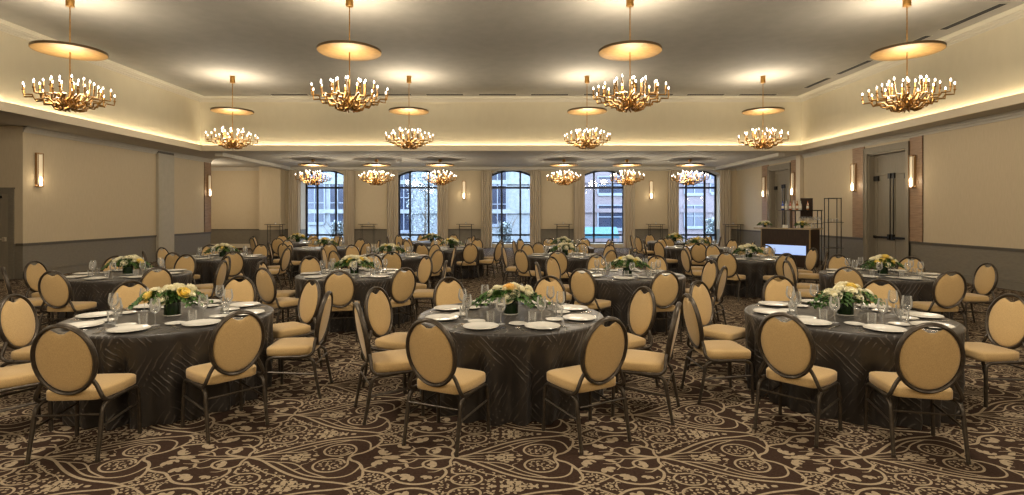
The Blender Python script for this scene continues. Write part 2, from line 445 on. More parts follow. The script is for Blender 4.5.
# LED strips hidden on the cove ledge
b = MB()
zz = ZS + .09
b.box(TXL - .11, TXL - .07, Y0 + .5, TY, zz, zz + .02); b.box(TXR + .07, TXR + .11, Y0 + .5, TY, zz, zz + .02); b.box(TXL, TXR, TY + .07, TY + .11, zz, zz + .02)
o = struct('trim_3', b, M['cove'], label='warm light strip inside the cove')

# --- walls
def side_wall(name, x, out, y0, y1, z1=ZS, openings=()):
    """wall on plane x, thickness towards 'out'; openings (ya, yb, ztop)"""
    b = MB(); t = .30 * out
    a, c = sorted((x, x + t)); y = y0
    def seg(ya, yb, za, zb):
        if yb - ya < 1e-4: return
        if za < RAIL < zb:
            b.mi = 1; b.box(a, c, ya, yb, za, RAIL); b.mi = 0; b.box(a, c, ya, yb, RAIL, zb)
        else:
            b.mi = 0; b.box(a, c, ya, yb, za, zb)
    for (ya, yb, zt) in sorted(openings):
        seg(y, ya, 0, z1); seg(ya, yb, zt, z1); y = yb
    seg(y, y1, 0, z1)
    return struct(name, b, [M['wall'], M['wainscot']])

DOORS_R = [(15.70, 17.40, 3.62), (22.30, 23.95, 3.62)]
side_wall('wall_right', XR, 1, Y0, YB + .35, openings=DOORS_R)
side_wall('wall_left', XL, -1, 14.4, 23.4)
b = MB(); b.mi = 1; b.box(-18, XL - .30, 14.4, 14.7, 0, RAIL); b.mi = 0; b.box(-18, XL - .30, 14.4, 14.7, RAIL, ZS)
struct('wall_left_return', b, [M['wall'], M['wainscot']])
b = MB(); b.box(-18.2, -18, Y0, 14.7, 0, ZS); struct('wall_left_near', b, M['wall'])
b = MB(); b.box(-18, XR + .3, Y0 - .2, Y0, 0, ZC); struct('wall_front', b, M['wall'])
b = MB(); b.box(-15.6, -15.3, 23.4, YB + .35, 0, ZS); b.box(-15.3, XL - .3, 23.1, 23.4, 0, ZS); struct('wall_left_alcove', b, M['wall'])

# back wall with five arched windows
WINX = [(p - 511) / F * YB for p in (322, 417, 511, 605.5, 700)]
WHW, WSILL, WSPR, WAPX = 1.08, .20, 3.70, 3.99
def arch_z(t): return WSPR + (WAPX - WSPR) * (1 - t * t)
b = MB(); T = .92
def bwseg(xa, xb, za, zb):
    if za < RAIL < zb:
        b.mi = 1; b.box(xa, xb, YB, YB + T, za, RAIL); b.mi = 0; b.box(xa, xb, YB, YB + T, RAIL, zb)
    else: b.mi = 0 if za >= RAIL else 2; b.box(xa, xb, YB, YB + T, za, zb)
x = -15.3
for wx in WINX:
    bwseg(x, wx - WHW, 0, ZS); bwseg(wx - WHW, wx + WHW, 0, WSILL)
    n = 12; b.mi = 0
    for k in range(n):
        t0, t1 = -1 + 2 * k / n, -1 + 2 * (k + 1) / n
        xa, xb, za, zb = wx + t0 * WHW, wx + t1 * WHW, arch_z(t0), arch_z(t1)
        b.add([(xa, YB, za), (xb, YB, zb), (xb, YB + T, zb), (xa, YB + T, za), (xa, YB, ZS), (xb, YB, ZS), (xb, YB + T, ZS), (xa, YB + T, ZS)],
              [(3, 2, 1, 0), (4, 5, 6, 7), (0, 1, 5, 4), (2, 3, 7, 6)])
    x = wx + WHW
bwseg(x, XR, 0, ZS)
struct('wall_back', b, [M['wall'], M['wainscot'], M['trim']])

# chair rails, baseboards, crowns
def run(name, m, segs):
    b = MB()
    for s in segs: b.box(*s)
    return struct(name, b, m)
def rail_profile_y(x, sg, y0, y1):   # along Y on a wall at x, room side sg
    f = lambda d: sorted((x, x + sg * d))
    return [(*f(.018), y0, y1, RAIL - .06, RAIL - .02), (*f(.035), y0, y1, RAIL - .02, RAIL + .015)]
def base_profile_y(x, sg, y0, y1):
    f = lambda d: sorted((x, x + sg * d))
    return [(*f(.020), y0, y1, 0, .19), (*f(.028), y0, y1, 0, .15), (*f(.034), y0, y1, .19, .205)]
r, bs = [], []
for (ya, yb) in ((Y0, 15.55), (17.55, 22.15), (24.1, YB)):
    r += rail_profile_y(XR, -1, ya, yb); bs += base_profile_y(XR, -1, ya, yb)
run('trim_4', M['rail'], r); run('baseboard_right', M['wainscot'], bs)
run('trim_5', M['rail'], rail_profile_y(XL, 1, 14.4, 23.4) + [(-18, XL + .03, 14.37, 14.4, RAIL - .05, RAIL + .015)][:0])
run('baseboard_left', M['wainscot'], base_profile_y(XL, 1, 14.4, 23.4))
run('trim_6', M['rail'], [(-13.06, XL + .034, 14.365, 14.4, RAIL - .05, RAIL + .015)])
segs, sb = [], []
x = -15.3
for wx in WINX + [None]:
    xe = wx - WHW if wx is not None else XR - .04
    segs += [(x, xe, YB - .035, YB, RAIL - .03, RAIL + .015)]; sb += [(x, xe, YB - .025, YB, 0, .2)]
    if wx is not None: x = wx + WHW
run('trim_7', M['rail'], segs); run('baseboard_back', M['trim'], sb)
# crowns under the lower ceiling
cs = []
for d, h in ((.12, .04), (.07, .10), (.03, .16)):
    cs += [(XR - d, XR, Y0, YB, ZS - h, ZS), (XL, XL + d, 14.4, 23.4, ZS - h, ZS), (-15.3, XR - .12, YB - d, YB, ZS - h, ZS)]
run('trim_8', M['soffit'], cs)
# dropped band framing the rear ceiling
run('trim_9', M['soffit'], [(-11.25, -10.95, TY + .6, YB - .12, ZS - .14, ZS), (10.15, 10.4, TY + .6, YB - .12, ZS - .14, ZS), (-10.95, 10.15, YB - .45, YB - .13, ZS - .14, ZS)])
# pilasters
box_struct('trim_10', M['pilaster'], XL, XL + .10, 19.80, 20.72, 0, ZS - .12, label='pale grey pilaster on the left wall')
box_struct('trim_11', M['rail'], XL, XL + .09, 19.80, 20.72, ZS - .12, ZS - .03)
box_struct('trim_12', M['trim'], XR - .13, XR, 21.25, 21.55, 0, ZS - .03, label='slim pilaster on the right wall')
box_struct('trim_13', M['wall'], -12.45, -11.40, YB - .55, YB, RAIL, ZS, label='projecting pier beside the first window')
box_struct('trim_14', M['wainscot'], -12.45, -11.40, YB - .55, YB, 0, RAIL)

# wood panels either side of the doors
WOODS = [(15.07, 15.55), (17.55, 18.15), (21.62, 22.15), (24.10, 24.72)]
for k, (ya, yb) in enumerate(WOODS):
    b = MB(); n = 9; z0, z1 = RAIL + .02, ZS - .16
    for i in range(n):
        za = z0 + (z1 - z0) * i / n; b.box(XR - .03, XR, ya, yb, za + .004, z0 + (z1 - z0) * (i + 1) / n - .004)
    b.box(XR - .02, XR, ya, yb, z0, z1)
    struct('trim_%d' % (15 + k), b, M['wood'], label='warm wood panel beside a double door')
b = MB()
for i in range(9):
    z0, z1 = RAIL + .02, ZS - .16; za = z0 + (z1 - z0) * i / 9
    b.box(XL, XL + .03, 22.9, 23.4, za + .004, z0 + (z1 - z0) * (i + 1) / 9 - .004)
b.box(XL, XL + .02, 22.9, 23.4, RAIL + .02, ZS - .16)
struct('trim_19', b, M['wood'], label='warm wood panel at the end of the left wall')

# --- double doors in the right wall
def double_door(k, ya, yb, zt):
    d = thing('door_%d' % k, (XR, (ya + yb) / 2, 0)); d['kind'] = 'structure'
    d['label'] = 'tall taupe double door with black panic hardware'
    hw = (yb - ya) / 2; x0 = .20
    b = MB()
    for s in (-1, 1):
        y0, y1 = sorted((s * (hw - .0), s * (hw + .15)))
        b.box(-.05, 0, y0, y1, 0, zt + .15); b.box(-.07, 0, *sorted((s * (hw + .12), s * (hw + .15))), 0, zt + .15)
        b.box(0, .29, *sorted((s * (hw - .05), s * hw)), 0, zt)
    b.box(-.05, 0, -hw, hw, zt, zt + .15); b.box(-.07, 0, -hw - .15, hw + .15, zt + .15, zt + .19); b.box(0, .29, -hw, hw, zt - .05, zt)
    part('door_casing', b.mesh('door_casing', M['doorp'], False), d)
    b = MB(); b.box(x0, x0 + .05, -hw + .05, hw - .05, 2.93, zt - .05); b.box(x0 + .051, x0 + .09, -hw, hw, 0, zt)  # includes an unseen backing plate added to block daylight leaking through
    for (a, c, e, f) in ((-hw + .05, hw - .05, 2.93, 3.01), (-hw + .05, hw - .05, zt - .17, zt - .05), (-hw + .05, -hw + .17, 3.01, zt - .17), (hw - .17, hw - .05, 3.01, zt - .17)):
        b.box(x0 - .02, x0, a, c, e, f)
    part('transom_and_backing', b.mesh('transom_and_backing', M['doorp'], False), d)
    for s in (-1, 1):
        b = MB(); l0, l1 = .004, hw - .055
        def by(u0, u1, z0, z1, t):
            y0, y1 = sorted((s * u0, s * u1)); b.box(x0 - t, x0 + .05 if t == 0 else x0, y0, y1, z0, z1)
        by(l0, l1, .01, 2.92, 0)
        for (u0, u1, z0, z1) in ((l0, l0 + .11, .01, 2.92), (l1 - .11, l1, .01, 2.92), (l0 + .11, l1 - .11, .01, .25), (l0 + .11, l1 - .11, 2.78, 2.92), (l0 + .11, l1 - .11, .92, 1.06)):
            by(u0, u1, z0, z1, .022)
        lf = part('door_leaf', b.mesh('door_leaf', M['doorp'], False), d)
        b = MB(); y0, y1 = sorted((s * .06, s * (l1 - .03))); b.box(x0 - .09, x0 - .055, y0, y1, .97, 1.03)
        y0, y1 = sorted((s * .03, s * .12)); b.box(x0 - .10, x0 - .022, y0, y1, .93, 1.10)
        y0, y1 = sorted((s * (l1 - .08), s * (l1 - .02))); b.box(x0 - .09, x0 - .022, y0, y1, .96, 1.04)
        part('panic_bar', b.mesh('panic_bar', M['black'], False), lf)
        b = MB(); y0, y1 = sorted((s * .062, s * .082)); b.box(x0 - .05, x0 - .03, y0, y1, 1.10, 2.82)
        y0, y1 = sorted((s * .03, s * .14)); b.box(x0 - .07, x0 - .022, y0, y1, 2.80, 2.96)
        part('latch_rod', b.mesh('latch_rod', M['black'], False), lf)
        b = MB(); y0, y1 = sorted((s * (l1 - .22), s * (l1 - .02))); b.box(x0 - .08, x0 - .022, y0, y1, 2.76, 2.91)
        part('door_closer', b.mesh('door_closer', M['black'], False), lf)
    return d
for k, (ya, yb, zt) in enumerate(DOORS_R): double_door(k + 1, ya, yb, zt)
# single door in the return wall on the left
d = thing('door_3', (-13.12, 14.4, 0)); d['kind'] = 'structure'; d['label'] = 'dark single door at the edge of the left wall'
b = MB(); b.box(-.13, 0, -.04, 0, 0, 2.38); b.box(-1.23, -1.10, -.04, 0, 0, 2.38); b.box(-1.10, -.13, -.04, 0, 2.25, 2.38); b.box(-1.26, .02, -.055, 0, 2.38, 2.42)
part('door_casing', b.mesh('door_casing', M['wainscot'], False), d)
b = MB(); b.box(-1.10, -.13, -.015, -.001, 0, 2.25)
for q in ((-.24, -.13), (-1.10, -.99)): b.box(*q, -.03, -.015, 0, 2.25)
for z in ((0, .25), (.98, 1.10), (2.13, 2.25)): b.box(-.99, -.24, -.03, -.015, *z)
lf = part('door_leaf', b.mesh('door_leaf', M['doorp'], False), d)
b = MB(); b.box(-1.05, -.18, -.09, -.065, 1.04, 1.075); b.box(-.25, -.18, -.09, -.03, 1.0, 1.11); b.box(-1.05, -.98, -.09, -.03, 1.0, 1.11)
part('panic_bar', b.mesh('panic_bar', M['trim'], False), lf)
b = MB(); b.box(-.95, -.3, -.08, -.03, 2.14, 2.2); part('door_closer', b.mesh('door_closer', M['black'], False), lf)

# --- windows
for k, wx in enumerate(WINX):
    w = thing('window_%d' % (k + 1), (wx, YB + .72, 0)); w['kind'] = 'structure'
    w['label'] = 'tall arched window with dark steel bars'
    b = MB(); t = .05
    def bar(x0, x1, z0, z1, d=.04): b.box(x0, x1, -d, d, z0, z1)
    bar(-WHW, -WHW + .09, WSILL, WSPR + .02); bar(WHW - .09, WHW, WSILL, WSPR + .02); bar(-WHW, WHW, WSILL, WSILL + .06)
    n = 16
    for i in range(n):
        t0, t1 = -1 + 2 * i / n, -1 + 2 * (i + 1) / n
        xa, xb, za, zb = t0 * WHW, t1 * WHW, arch_z(t0), arch_z(t1)
        b.add([(xa, -.04, za - .10), (xb, -.04, zb - .10), (xb, .04, zb - .10), (xa, .04, za - .10), (xa, -.04, za), (xb, -.04, zb), (xb, .04, zb), (xa, .04, za)],
              [(3, 2, 1, 0), (4, 5, 6, 7), (0, 1, 5, 4), (2, 3, 7, 6)])
    for mx in (-.48, .48): bar(mx - .048, mx + .048, WSILL, arch_z(mx / WHW) - .05)
    for mz in (.62, 3.06): bar(-WHW, WHW, mz - .048, mz + .048, .035)
    part('window_frame', b.mesh('window_frame', M['mullion'], False), w)
    b = MB(); vs = [(-WHW + .03, 0, WSILL + .03)] + [(WHW - .03, 0, WSILL + .03)] + [((WHW - .03) * tt, 0, arch_z(tt) - .04) for tt in np.linspace(1, -1, 13)]
    vs2 = [(x, .008, z) for x, y, z in vs]; nn = len(vs)
    b.add(vs + vs2, [tuple(range(nn)), tuple(range(2 * nn - 1, nn - 1, -1))] + [(i, (i + 1) % nn + 0, (i + 1) % nn + nn, i + nn)[::-1] for i in range(nn)])
    part('window_pane', b.mesh('window_pane', M['pane'], False), w)

# --- curtains
def drape_mesh(w, h, seed):
    rr = random.Random(seed); n = 64; rings = []
    ph = [rr.uniform(0, 6) for _ in range(4)]
    for j in range(10):
        z = h * j / 9; pinch = 1 - .10 * math.exp(-((z - h) / .25) ** 2)
        fr, bk = [], []
        for i in range(n + 1):
            u = i / n; x = (u - .5) * w * pinch
            y = .045 * math.sin(u * 2 * PI * 5.5 + ph[0] + .25 * math.sin(z * 1.3 + ph[1])) * (1 - .4 * (z / h)) + .015 * math.sin(u * 23 + ph[2])
            fr.append((x, y, z)); bk.append((x, y + .012, z))
        rings.append(fr + bk[::-1])
    return MB().loops(rings).mesh('drape', M['curtain'], True, 80)
DR = [drape_mesh(.56, 3.92, s) for s in range(4)]
ordw = ['first', 'second', 'third', 'fourth', 'fifth', 'sixth', 'seventh', 'eighth', 'ninth', 'tenth']
LX = [(293.5, 348.5), (392.5, 442.5), (486.5, 535.5), (579.5, 629.5), (674, 726)]
for k, (pa, pb) in enumerate(LX):
    for j, px in enumerate((pa, pb)):
        xx = (px - 511) / F * (YB - .22)
        o = link('curtain', DR[(2 * k + j) % 4], None, (xx, YB - .16, .005))
        tag(o, 'beige pleated drape on the %s edge of the %s window from left' % (('left', 'right')[j], ordw[k]), 'curtain', 'beige drapes at the arched windows')

# ------------------------------------------------------------------ chairs
def ell(phi, a, bb): return a * math.sin(phi), bb * math.cos(phi)      # phi from the top
TILT = math.tan(math.radians(11))
def onback(x, s):    # point in the leaning plane of the back; s is height
    return (x, -.205 - (s - .47) * TILT, s)
def build_chair():
    root = thing('banquet_chair', (0, 0, 0))
    # seat cushion
    def outline(inset, z):
        pts = []; n = 40
        for i in range(n):
            w = 2 * PI * i / n; c, s = math.cos(w), math.sin(w); e = .26
            x = math.copysign(abs(c) ** e, c); y = math.copysign(abs(s) ** e, s)
            hw = (.226 if y > 0 else .226 - .030 * abs(y)) - inset; hd = .209 - inset
            pts.append((x * hw, .025 + y * hd, z))
        return pts
    b = MB(); b.loops([outline(.010, .400), outline(.001, .406), outline(0, .43), outline(0, .462), outline(.005, .472), outline(.018, .479), outline(.07, .486), outline(.14, .489)])
    part('seat', b.mesh('seat', M['fabric'], True, 60), root)
    # oval pad, upholstered on both faces, with the grip notch at its top
    C, A, B = .713, .188, .235
    b = MB(); n = 48
    def pad_ring(fac, dep, side):
        out = []
        for i in range(n):
            ph = 2 * PI * i / n; x, s = ell(ph, A, B)
            d = math.atan2(math.sin(ph), math.cos(ph)); notch = .050 * math.exp(-(d / .30) ** 4)
            k = fac * (1 - notch / B) if fac > .5 else fac
            p = Vector(onback(x * k, C + s * k)); nn = Vector((0, 1, TILT)).normalized()
            out.append(tuple(p + nn * dep * side))
        return out
    prof = [(.20, .024), (.60, .022), (.85, .017), (.96, .011), (1.0, .004)]
    b.loops([pad_ring(f, d, 1) for f, d in prof] + [pad_ring(f, d, -1) for f, d in prof[::-1]])
    part('backrest', b.mesh('backrest', M['fabric'], True, 70), root)
    # oval metal frame and its two straps down to the seat
    b = MB(); pts = [onback(*(lambda q: (q[0], C + q[1]))(ell(2 * PI * i / 48, .202, .249))) for i in range(48)]
    b.ring(pts, .0155, .022, (0, 1, TILT), 8)
    for sx in (-1, 1):
        pth = crom([onback(sx * .160, .565), onback(sx * .186, .52), (sx * .210, -.214, .47), (sx * .224, -.206, .43), (sx * .226, -.165, .400), (sx * .224, -.10, .394)], 4)
        b.tube(pth, .0145, 8)
    part('back_frame', b.mesh('back_frame', M['frame'], True, 60), root)
    for sx in (-1, 1):
        b = MB(); b.tube(crom([(sx * .228, -.272, .012), (sx * .226, -.240, .18), (sx * .224, -.212, .33), (sx * .223, -.190, .368), (sx * .222, -.150, .386)], 5), [.0138] * 5 + [.0155] * 16, 8)
        b.lathe([(.015, 0), (.016, .008), (.0145, .02)], 8, (sx * .2282, -.2735, 0))
        part('leg', b.mesh('rear_leg', M['frame'], True, 60), root)
        b = MB(); b.tube(crom([(sx * .234, .222, .012), (sx * .230, .218, .20), (sx * .226, .212, .335), (sx * .223, .192, .374), (sx * .222, .15, .388)], 5), .0148, 8)
        b.lathe([(.015, 0), (.016, .008), (.0145, .02)], 8, (sx * .234, .222, 0))
        part('leg', b.mesh('front_leg', M['frame'], True, 60), root)
        b = MB(); b.tube([(sx * .222, -.153, .386), (sx * .222, 0, .390), (sx * .222, .155, .388)], .0150, 8)
        part('side_rail', b.mesh('side_rail', M['frame'], True, 60), root)
        b = MB(); b.tube([(sx * .225, -.231, .225), (sx * .2285, .216, .255)], .0095, 6)
        part('stretcher', b.mesh('stretcher', M['frame'], True, 60), root)
    b = MB(); b.tube([(-.214, -.226, .315), (.214, -.226, .315)], .008, 6); part('crossbar', b.mesh('crossbar', M['frame'], True, 60), root)
    return root

DIRS = ['front', 'front-right', 'right', 'back-right', 'back', 'back-left', 'left', 'front-left']
def norm(a): return (a + 180) % 360 - 180
def seat_names(angs):
    """eight directions handed out in order round the table, each at most once, as near as can be to the seats' angles"""
    import itertools
    srt = sorted(angs, key=lambda q: q % 360); best = None
    for sub in itertools.combinations(range(8), len(srt)):
        for k in range(len(srt)):
            order = sub[k:] + sub[:k]
            e = sum(norm(a - 45 * d) ** 2 for a, d in zip(srt, order))
            if best is None or e < best[0]: best = (e, dict(zip(srt, order)))
    return best[1]
def dirname(a): return DIRS[int(round((a % 360) / 45.)) % 8]

# tables: x, y, first seat angle (or list of chair angles), label words
RT = .895; ZT = .76
TABLES = [      # a seat is an angle, or (angle, distance, twist in degrees)
 (-3.25, 5.23, [5, 50, 95, 140, 183, 228, 273, 320], 5, 'left table of the front row'),
 (0.0, 5.30, [-24.5, -65, (-103, 1.17, -10), -149, 161, (104, 1.165, 10), (67, 1.27, 0), 29.5], 22.5, 'middle table of the front row'),
 (3.22, 5.25, [(-46.6, 1.238, -2), (-9.9, 1.165, -4), (85, 1.245, 10), (135, 1.22, 0), 177, (-88, 1.24, 0), (-129, 1.165, -13)], -8, 'right table of the front row'),
 (-6.15, 8.75, [1, 48, 95, 135, 178, 222, (-92, 1.26, 0), -48], 1, 'first table of the second row'),
 (-2.53, 8.80, [8, 44, 93, 138, 183, 228, 272, (-44, 1.19, 15)], 4, 'second table of the second row'),
 (1.87, 8.75, [-38, 8, 55, 100, 147, 190, 232, 277], -15, 'third table of the second row'),
 (5.97, 8.75, [-3, (76, 1.17, 12), 129, 174, 219, 264, 309], -6, 'fourth table of the second row'),
 (-6.45, 12.2, -6, None, 'first table of the third row'),
 (-2.75, 12.4, 10, None, 'second table of the third row'),
 (1.25, 12.6, [-46, -11, 35, 80, 125, 170, 215, 262], -30, 'third table of the third row'),
 (5.24, 12.0, 7, None, 'fourth table of the third row'),
 (-5.2, 15.3, 20, None, 'first table of the fourth row'),
 (-1.65, 15.2, -22, None, 'second table of the fourth row'),
 (1.50, 15.7, 15, None, 'third table of the fourth row'),
 (5.30, 15.5, -15, None, 'fourth table of the fourth row'),
 (-7.2, 18.4, 0, None, 'left table of the rearmost row'),
 (-2.7, 18.6, 18, None, 'middle table of the rearmost row'),
 (5.6, 18.7, 22, None, 'right table of the rearmost row'),
]
chair0 = build_chair(); used = [False]
def place_chair(x, y, rz, label, group='banquet chairs round the tables'):
    if not used[0]: o = chair0; used[0] = True
    else: o = dup(chair0)
    o.location = (x, y, 0.001); o.rotation_euler = (0, 0, rz)
    tag(o, label, 'chair', group); return o

def view_words(a, x, y):
    """how the chair presents itself, from the angle between its facing and the line of sight"""
    a = math.radians(a); f = Vector((-math.sin(a), math.cos(a))); v = Vector((x, y)).normalized(); d = f.dot(v)
    return 'seen from behind' if d > .45 else 'seen from its front' if d < -.45 else 'seen side-on'

# ------------------------------------------------------------------ tablecloths
def cloth_mesh(seed):
    rr = random.Random(seed); n = 180; me = MB(); rings = []; uvs = []
    folds = []
    th = 0
    while th < 2 * PI - .12:
        w = rr.uniform(.16, .34); folds.append((th + w / 2, w, rr.uniform(.4, 1.))); th += w
    def depth(a):
        s = 0
        for c, w, k in folds:
            d = math.atan2(math.sin(a - c), math.cos(a - c))
            if abs(d) < w / 2: s = k * (.5 + .5 * math.cos(2 * PI * d / w))
        return s
    dp = [depth(2 * PI * i / n) for i in range(n)]
    prof = [(.10, 0), (.3, 0), (.5, 0), (.7, 0), (.82, 0), (.872, -.001), (.888, -.006), (RT, -.018)]
    for r, dz in prof: rings.append([(r * math.cos(2 * PI * i / n), r * math.sin(2 * PI * i / n), ZT + dz) for i in range(n)])
    for j in range(1, 13):
        t = j / 12; z = (ZT - .018) * (1 - t) + .004
        ring = []
        for i in range(n):
            a = 2 * PI * i / n
            r = RT - .002 - (.125 * dp[i] * min(1, t * 1.7) + .012 * t * (1 + math.sin(a * 17 + 9 * t)) + .006 * math.sin(a * 41 + 21 * t) * t)
            if j == 12: r -= .006
            ring.append((min(r, RT + .001) * math.cos(a), min(r, RT + .001) * math.sin(a), z))
        rings.append(ring)
    me.loops(rings, False); me.add([], [])
    me.f.append(tuple(range(n))[::-1]); me.m.append(0)
    m = me.mesh('tablecloth', M['cloth'], True, 70)
    uv = m.uv_layers.new(name='UVMap')
    co = [v.co for v in m.vertices]
    for p in m.polygons:
        base = None
        for li in p.loop_indices:
            c = co[m.loops[li].vertex_index]; r = math.hypot(c.x, c.y)
            if p.index < 7 * n or p.index >= 19 * n: uv.data[li].uv = (c.x, c.y)
            else:
                a = math.atan2(c.y, c.x)
                if base is None: base = a
                if a - base > PI: a -= 2 * PI
                if a - base < -PI: a += 2 * PI
                uv.data[li].uv = (a * RT, ZT - c.z)
    # faces of the flat top must point up
    return m
CL = [cloth_mesh(s) for s in (1, 2, 3)]
for m in CL:
    import bmesh
    bm = bmesh.new(); bm.from_mesh(m); bmesh.ops.recalc_face_normals(bm, faces=bm.faces); bm.to_mesh(m); bm.free()

# ------------------------------------------------------------------ place settings
ME = {}
ME['plate'] = MB().lathe([(.0, .003), (.085, .003), (.09, .0), (.098, .001), (.150, .017), (.155, .020), (.153, .022), (.100, .0085), (.09, .006), (0, .006)], 32, cap=False).mesh('dinner_plate', M['porcelain'], True, 50)
ME['bread'] = MB().lathe([(.0, .002), (.045, .002), (.05, .0), (.055, .001), (.078, .010), (.082, .012), (.080, .0135), (.055, .006), (0, .005)], 24, cap=False).mesh('bread_plate', M['porcelain'], True, 50)
ME['wine_bowl'] = MB().lathe([(.0045, .105), (.018, .110), (.034, .125), (.042, .150), (.042, .175), (.036, .215), (.0335, .232), (.0345, .232), (.0372, .215), (.0433, .175), (.0433, .150), (.035, .123), (.018, .108), (.0045, .104)][::-1], 16, cap=False).mesh('wine_bowl', M['glass'], True, 70)
ME['wine_stem'] = MB().lathe([(0, 0), (.037, 0), (.037, .0015), (.012, .005), (.0045, .012), (.004, .06), (.0048, .104), (0, .105)], 16, cap=False).mesh('wine_stem', M['glass'], True, 50)
ME['tumbler'] = MB().lathe([(0, 0), (.029, 0), (.033, .010), (.037, .105), (.0355, .105), (.031, .016), (0, .014)], 16, cap=False).mesh('tumbler', M['glass'], True, 50)
def fork():
    b = MB(); b.tube([(0, -.09, .003), (0, -.03, .0035), (0, .03, .005), (0, .05, .004)], [.006, .0035, .003, .007], 6, .0018, True, (0, 0, 1))
    for k in (-1, 0, 1): b.tube([(k * .006, .048, .004), (k * .0065, .09, .006)], .0017, 5, .0014, True, (0, 0, 1))
    return b.mesh('fork', M['steel'], True, 60)
def knife():
    b = MB(); b.tube([(0, -.10, .003), (0, 0, .0036)], [.007, .006], 6, .003, True, (0, 0, 1)); b.tube([(0, 0, .0036), (0, .08, .003), (.003, .12, .003)], [.009, .010, .002], 6, .0012, True, (0, 0, 1))
    return b.mesh('knife', M['steel'], True, 60)
ME['fork'], ME['knife'] = fork(), knife()

def rose_mesh(seed, m):
    rr = random.Random(seed); b = MB()
    for ring, (cnt, rad, hgt, op) in enumerate(((4, .016, .040, .1), (5, .028, .036, .45), (6, .040, .028, .9), (6, .046, .014, 1.25))):
        for i in range(cnt):
            a0 = 2 * PI * (i + .5 * ring + rr.uniform(-.15, .15)) / cnt; wd = 2 * PI / cnt * .72
            vs = []
            for v in range(4):
                t = v / 3; rr0 = .008 + (rad - .008) * math.sin(t * PI / 2) ** .8 + .012 * max(0, t - .6) * op
                z = -.012 + (hgt + .012) * t ** 1.1 - .010 * op * max(0, t - .66)
                for u in range(5):
                    s = (u - 2) / 2; a = a0 + s * wd * (.55 + .45 * math.sin(min(1, t * 1.2) * PI / 2)); q = rr0 * (1 - .06 * s * s)
                    vs.append((q * math.cos(a), q * math.sin(a), z - .008 * s * s * t))
            b.add(vs, [(v * 5 + u, v * 5 + u + 1, (v + 1) * 5 + u + 1, (v + 1) * 5 + u) for v in range(3) for u in range(4)])
    b.lathe([(0, -.02), (.018, -.012), (.026, .004), (.018, .024), (0, .034)], 10, cap=False)
    return b.mesh('rose', m, True, 80)
ROSES = [rose_mesh(1, M['petal']), rose_mesh(2, M['petal']), rose_mesh(3, M['petal_y']), rose_mesh(4, M['petal_o'])]

def leaf_quad(b, base, dirv, up, L, W):
    d = Vector(dirv).normalized(); u = Vector(up); s = d.cross(u)
    s = s.normalized() if s.length > 1e-4 else d.orthogonal().normalized(); nrm = s.cross(d)
    p = Vector(base); vs = []
    for t, w, h in ((0, .08, 0), (.3, .8, .06), (.6, 1, .05), (.85, .55, -.02), (1, .03, -.08)):
        c = p + d * L * t + nrm * h * L
        vs += [c - s * W * w * .5 + nrm * .012 * w, c, c + s * W * w * .5 + nrm * .012 * w]
    b.add(vs, [(3 * i + k, 3 * i + k + 1, 3 * i + k + 4, 3 * i + k + 3) for i in range(4) for k in range(2)])

def foliage_mesh(seed, spread=1.0):
    rr = random.Random(seed); b = MB()
    for i in range(22):           # fern-like sprays that arch out of the vase
        a = 2 * PI * i / 22 + rr.uniform(-.2, .2); side = abs(math.cos(a)) ** 1.5
        L = (.14 + .16 * side + rr.uniform(-.02, .02)) * spread; rise = rr.uniform(.06, .12)
        stem = [Vector((math.cos(a) * L * t, math.sin(a) * L * t * .85, .10 + rise * math.sin(t * 2.6) - .05 * side * t * t)) for t in (0, .25, .5, .75, 1)]
        b.tube(stem, .003, 4)
        for j in range(1, 9):
            t = j / 8; k = min(3, int(t * 4)); p = stem[k].lerp(stem[k + 1], t * 4 - k); dr = (stem[k + 1] - stem[k]).normalized()
            sd = dr.cross(Vector((0, 0, 1))).normalized()
            for sg in (-1, 1):
                leaf_quad(b, p, dr * .7 + sd * sg + Vector((0, 0, rr.uniform(-.25, .25))), (0, 0, 1), rr.uniform(.060, .085) * (1.1 - .4 * t), .032)
    for i in range(26):           # short broad leaves between the blooms
        a = rr.uniform(0, 2 * PI); r0 = rr.uniform(.02, .10); p = (r0 * math.cos(a), r0 * math.sin(a), rr.uniform(.10, .19))
        leaf_quad(b, p, (math.cos(a), math.sin(a), rr.uniform(-.1, .9)), (0, 0, 1), rr.uniform(.06, .10), rr.uniform(.03, .045))
    return b.mesh('foliage', M['leaf'], True, 80)
FOL = [foliage_mesh(s) for s in (4, 8, 15)]
VASE = MB().lathe([(0, .006), (.058, .006), (.062, .012), (.064, .115), (.060, .118), (0, .112)], 24, cap=False).mesh('vase', M['vase'], True, 50)
VFOOT = MB().lathe([(0, 0), (.062, 0), (.065, .003), (.063, .010), (0, .010)], 24, cap=False).mesh('vase_foot', M['vase_base'], True, 50)

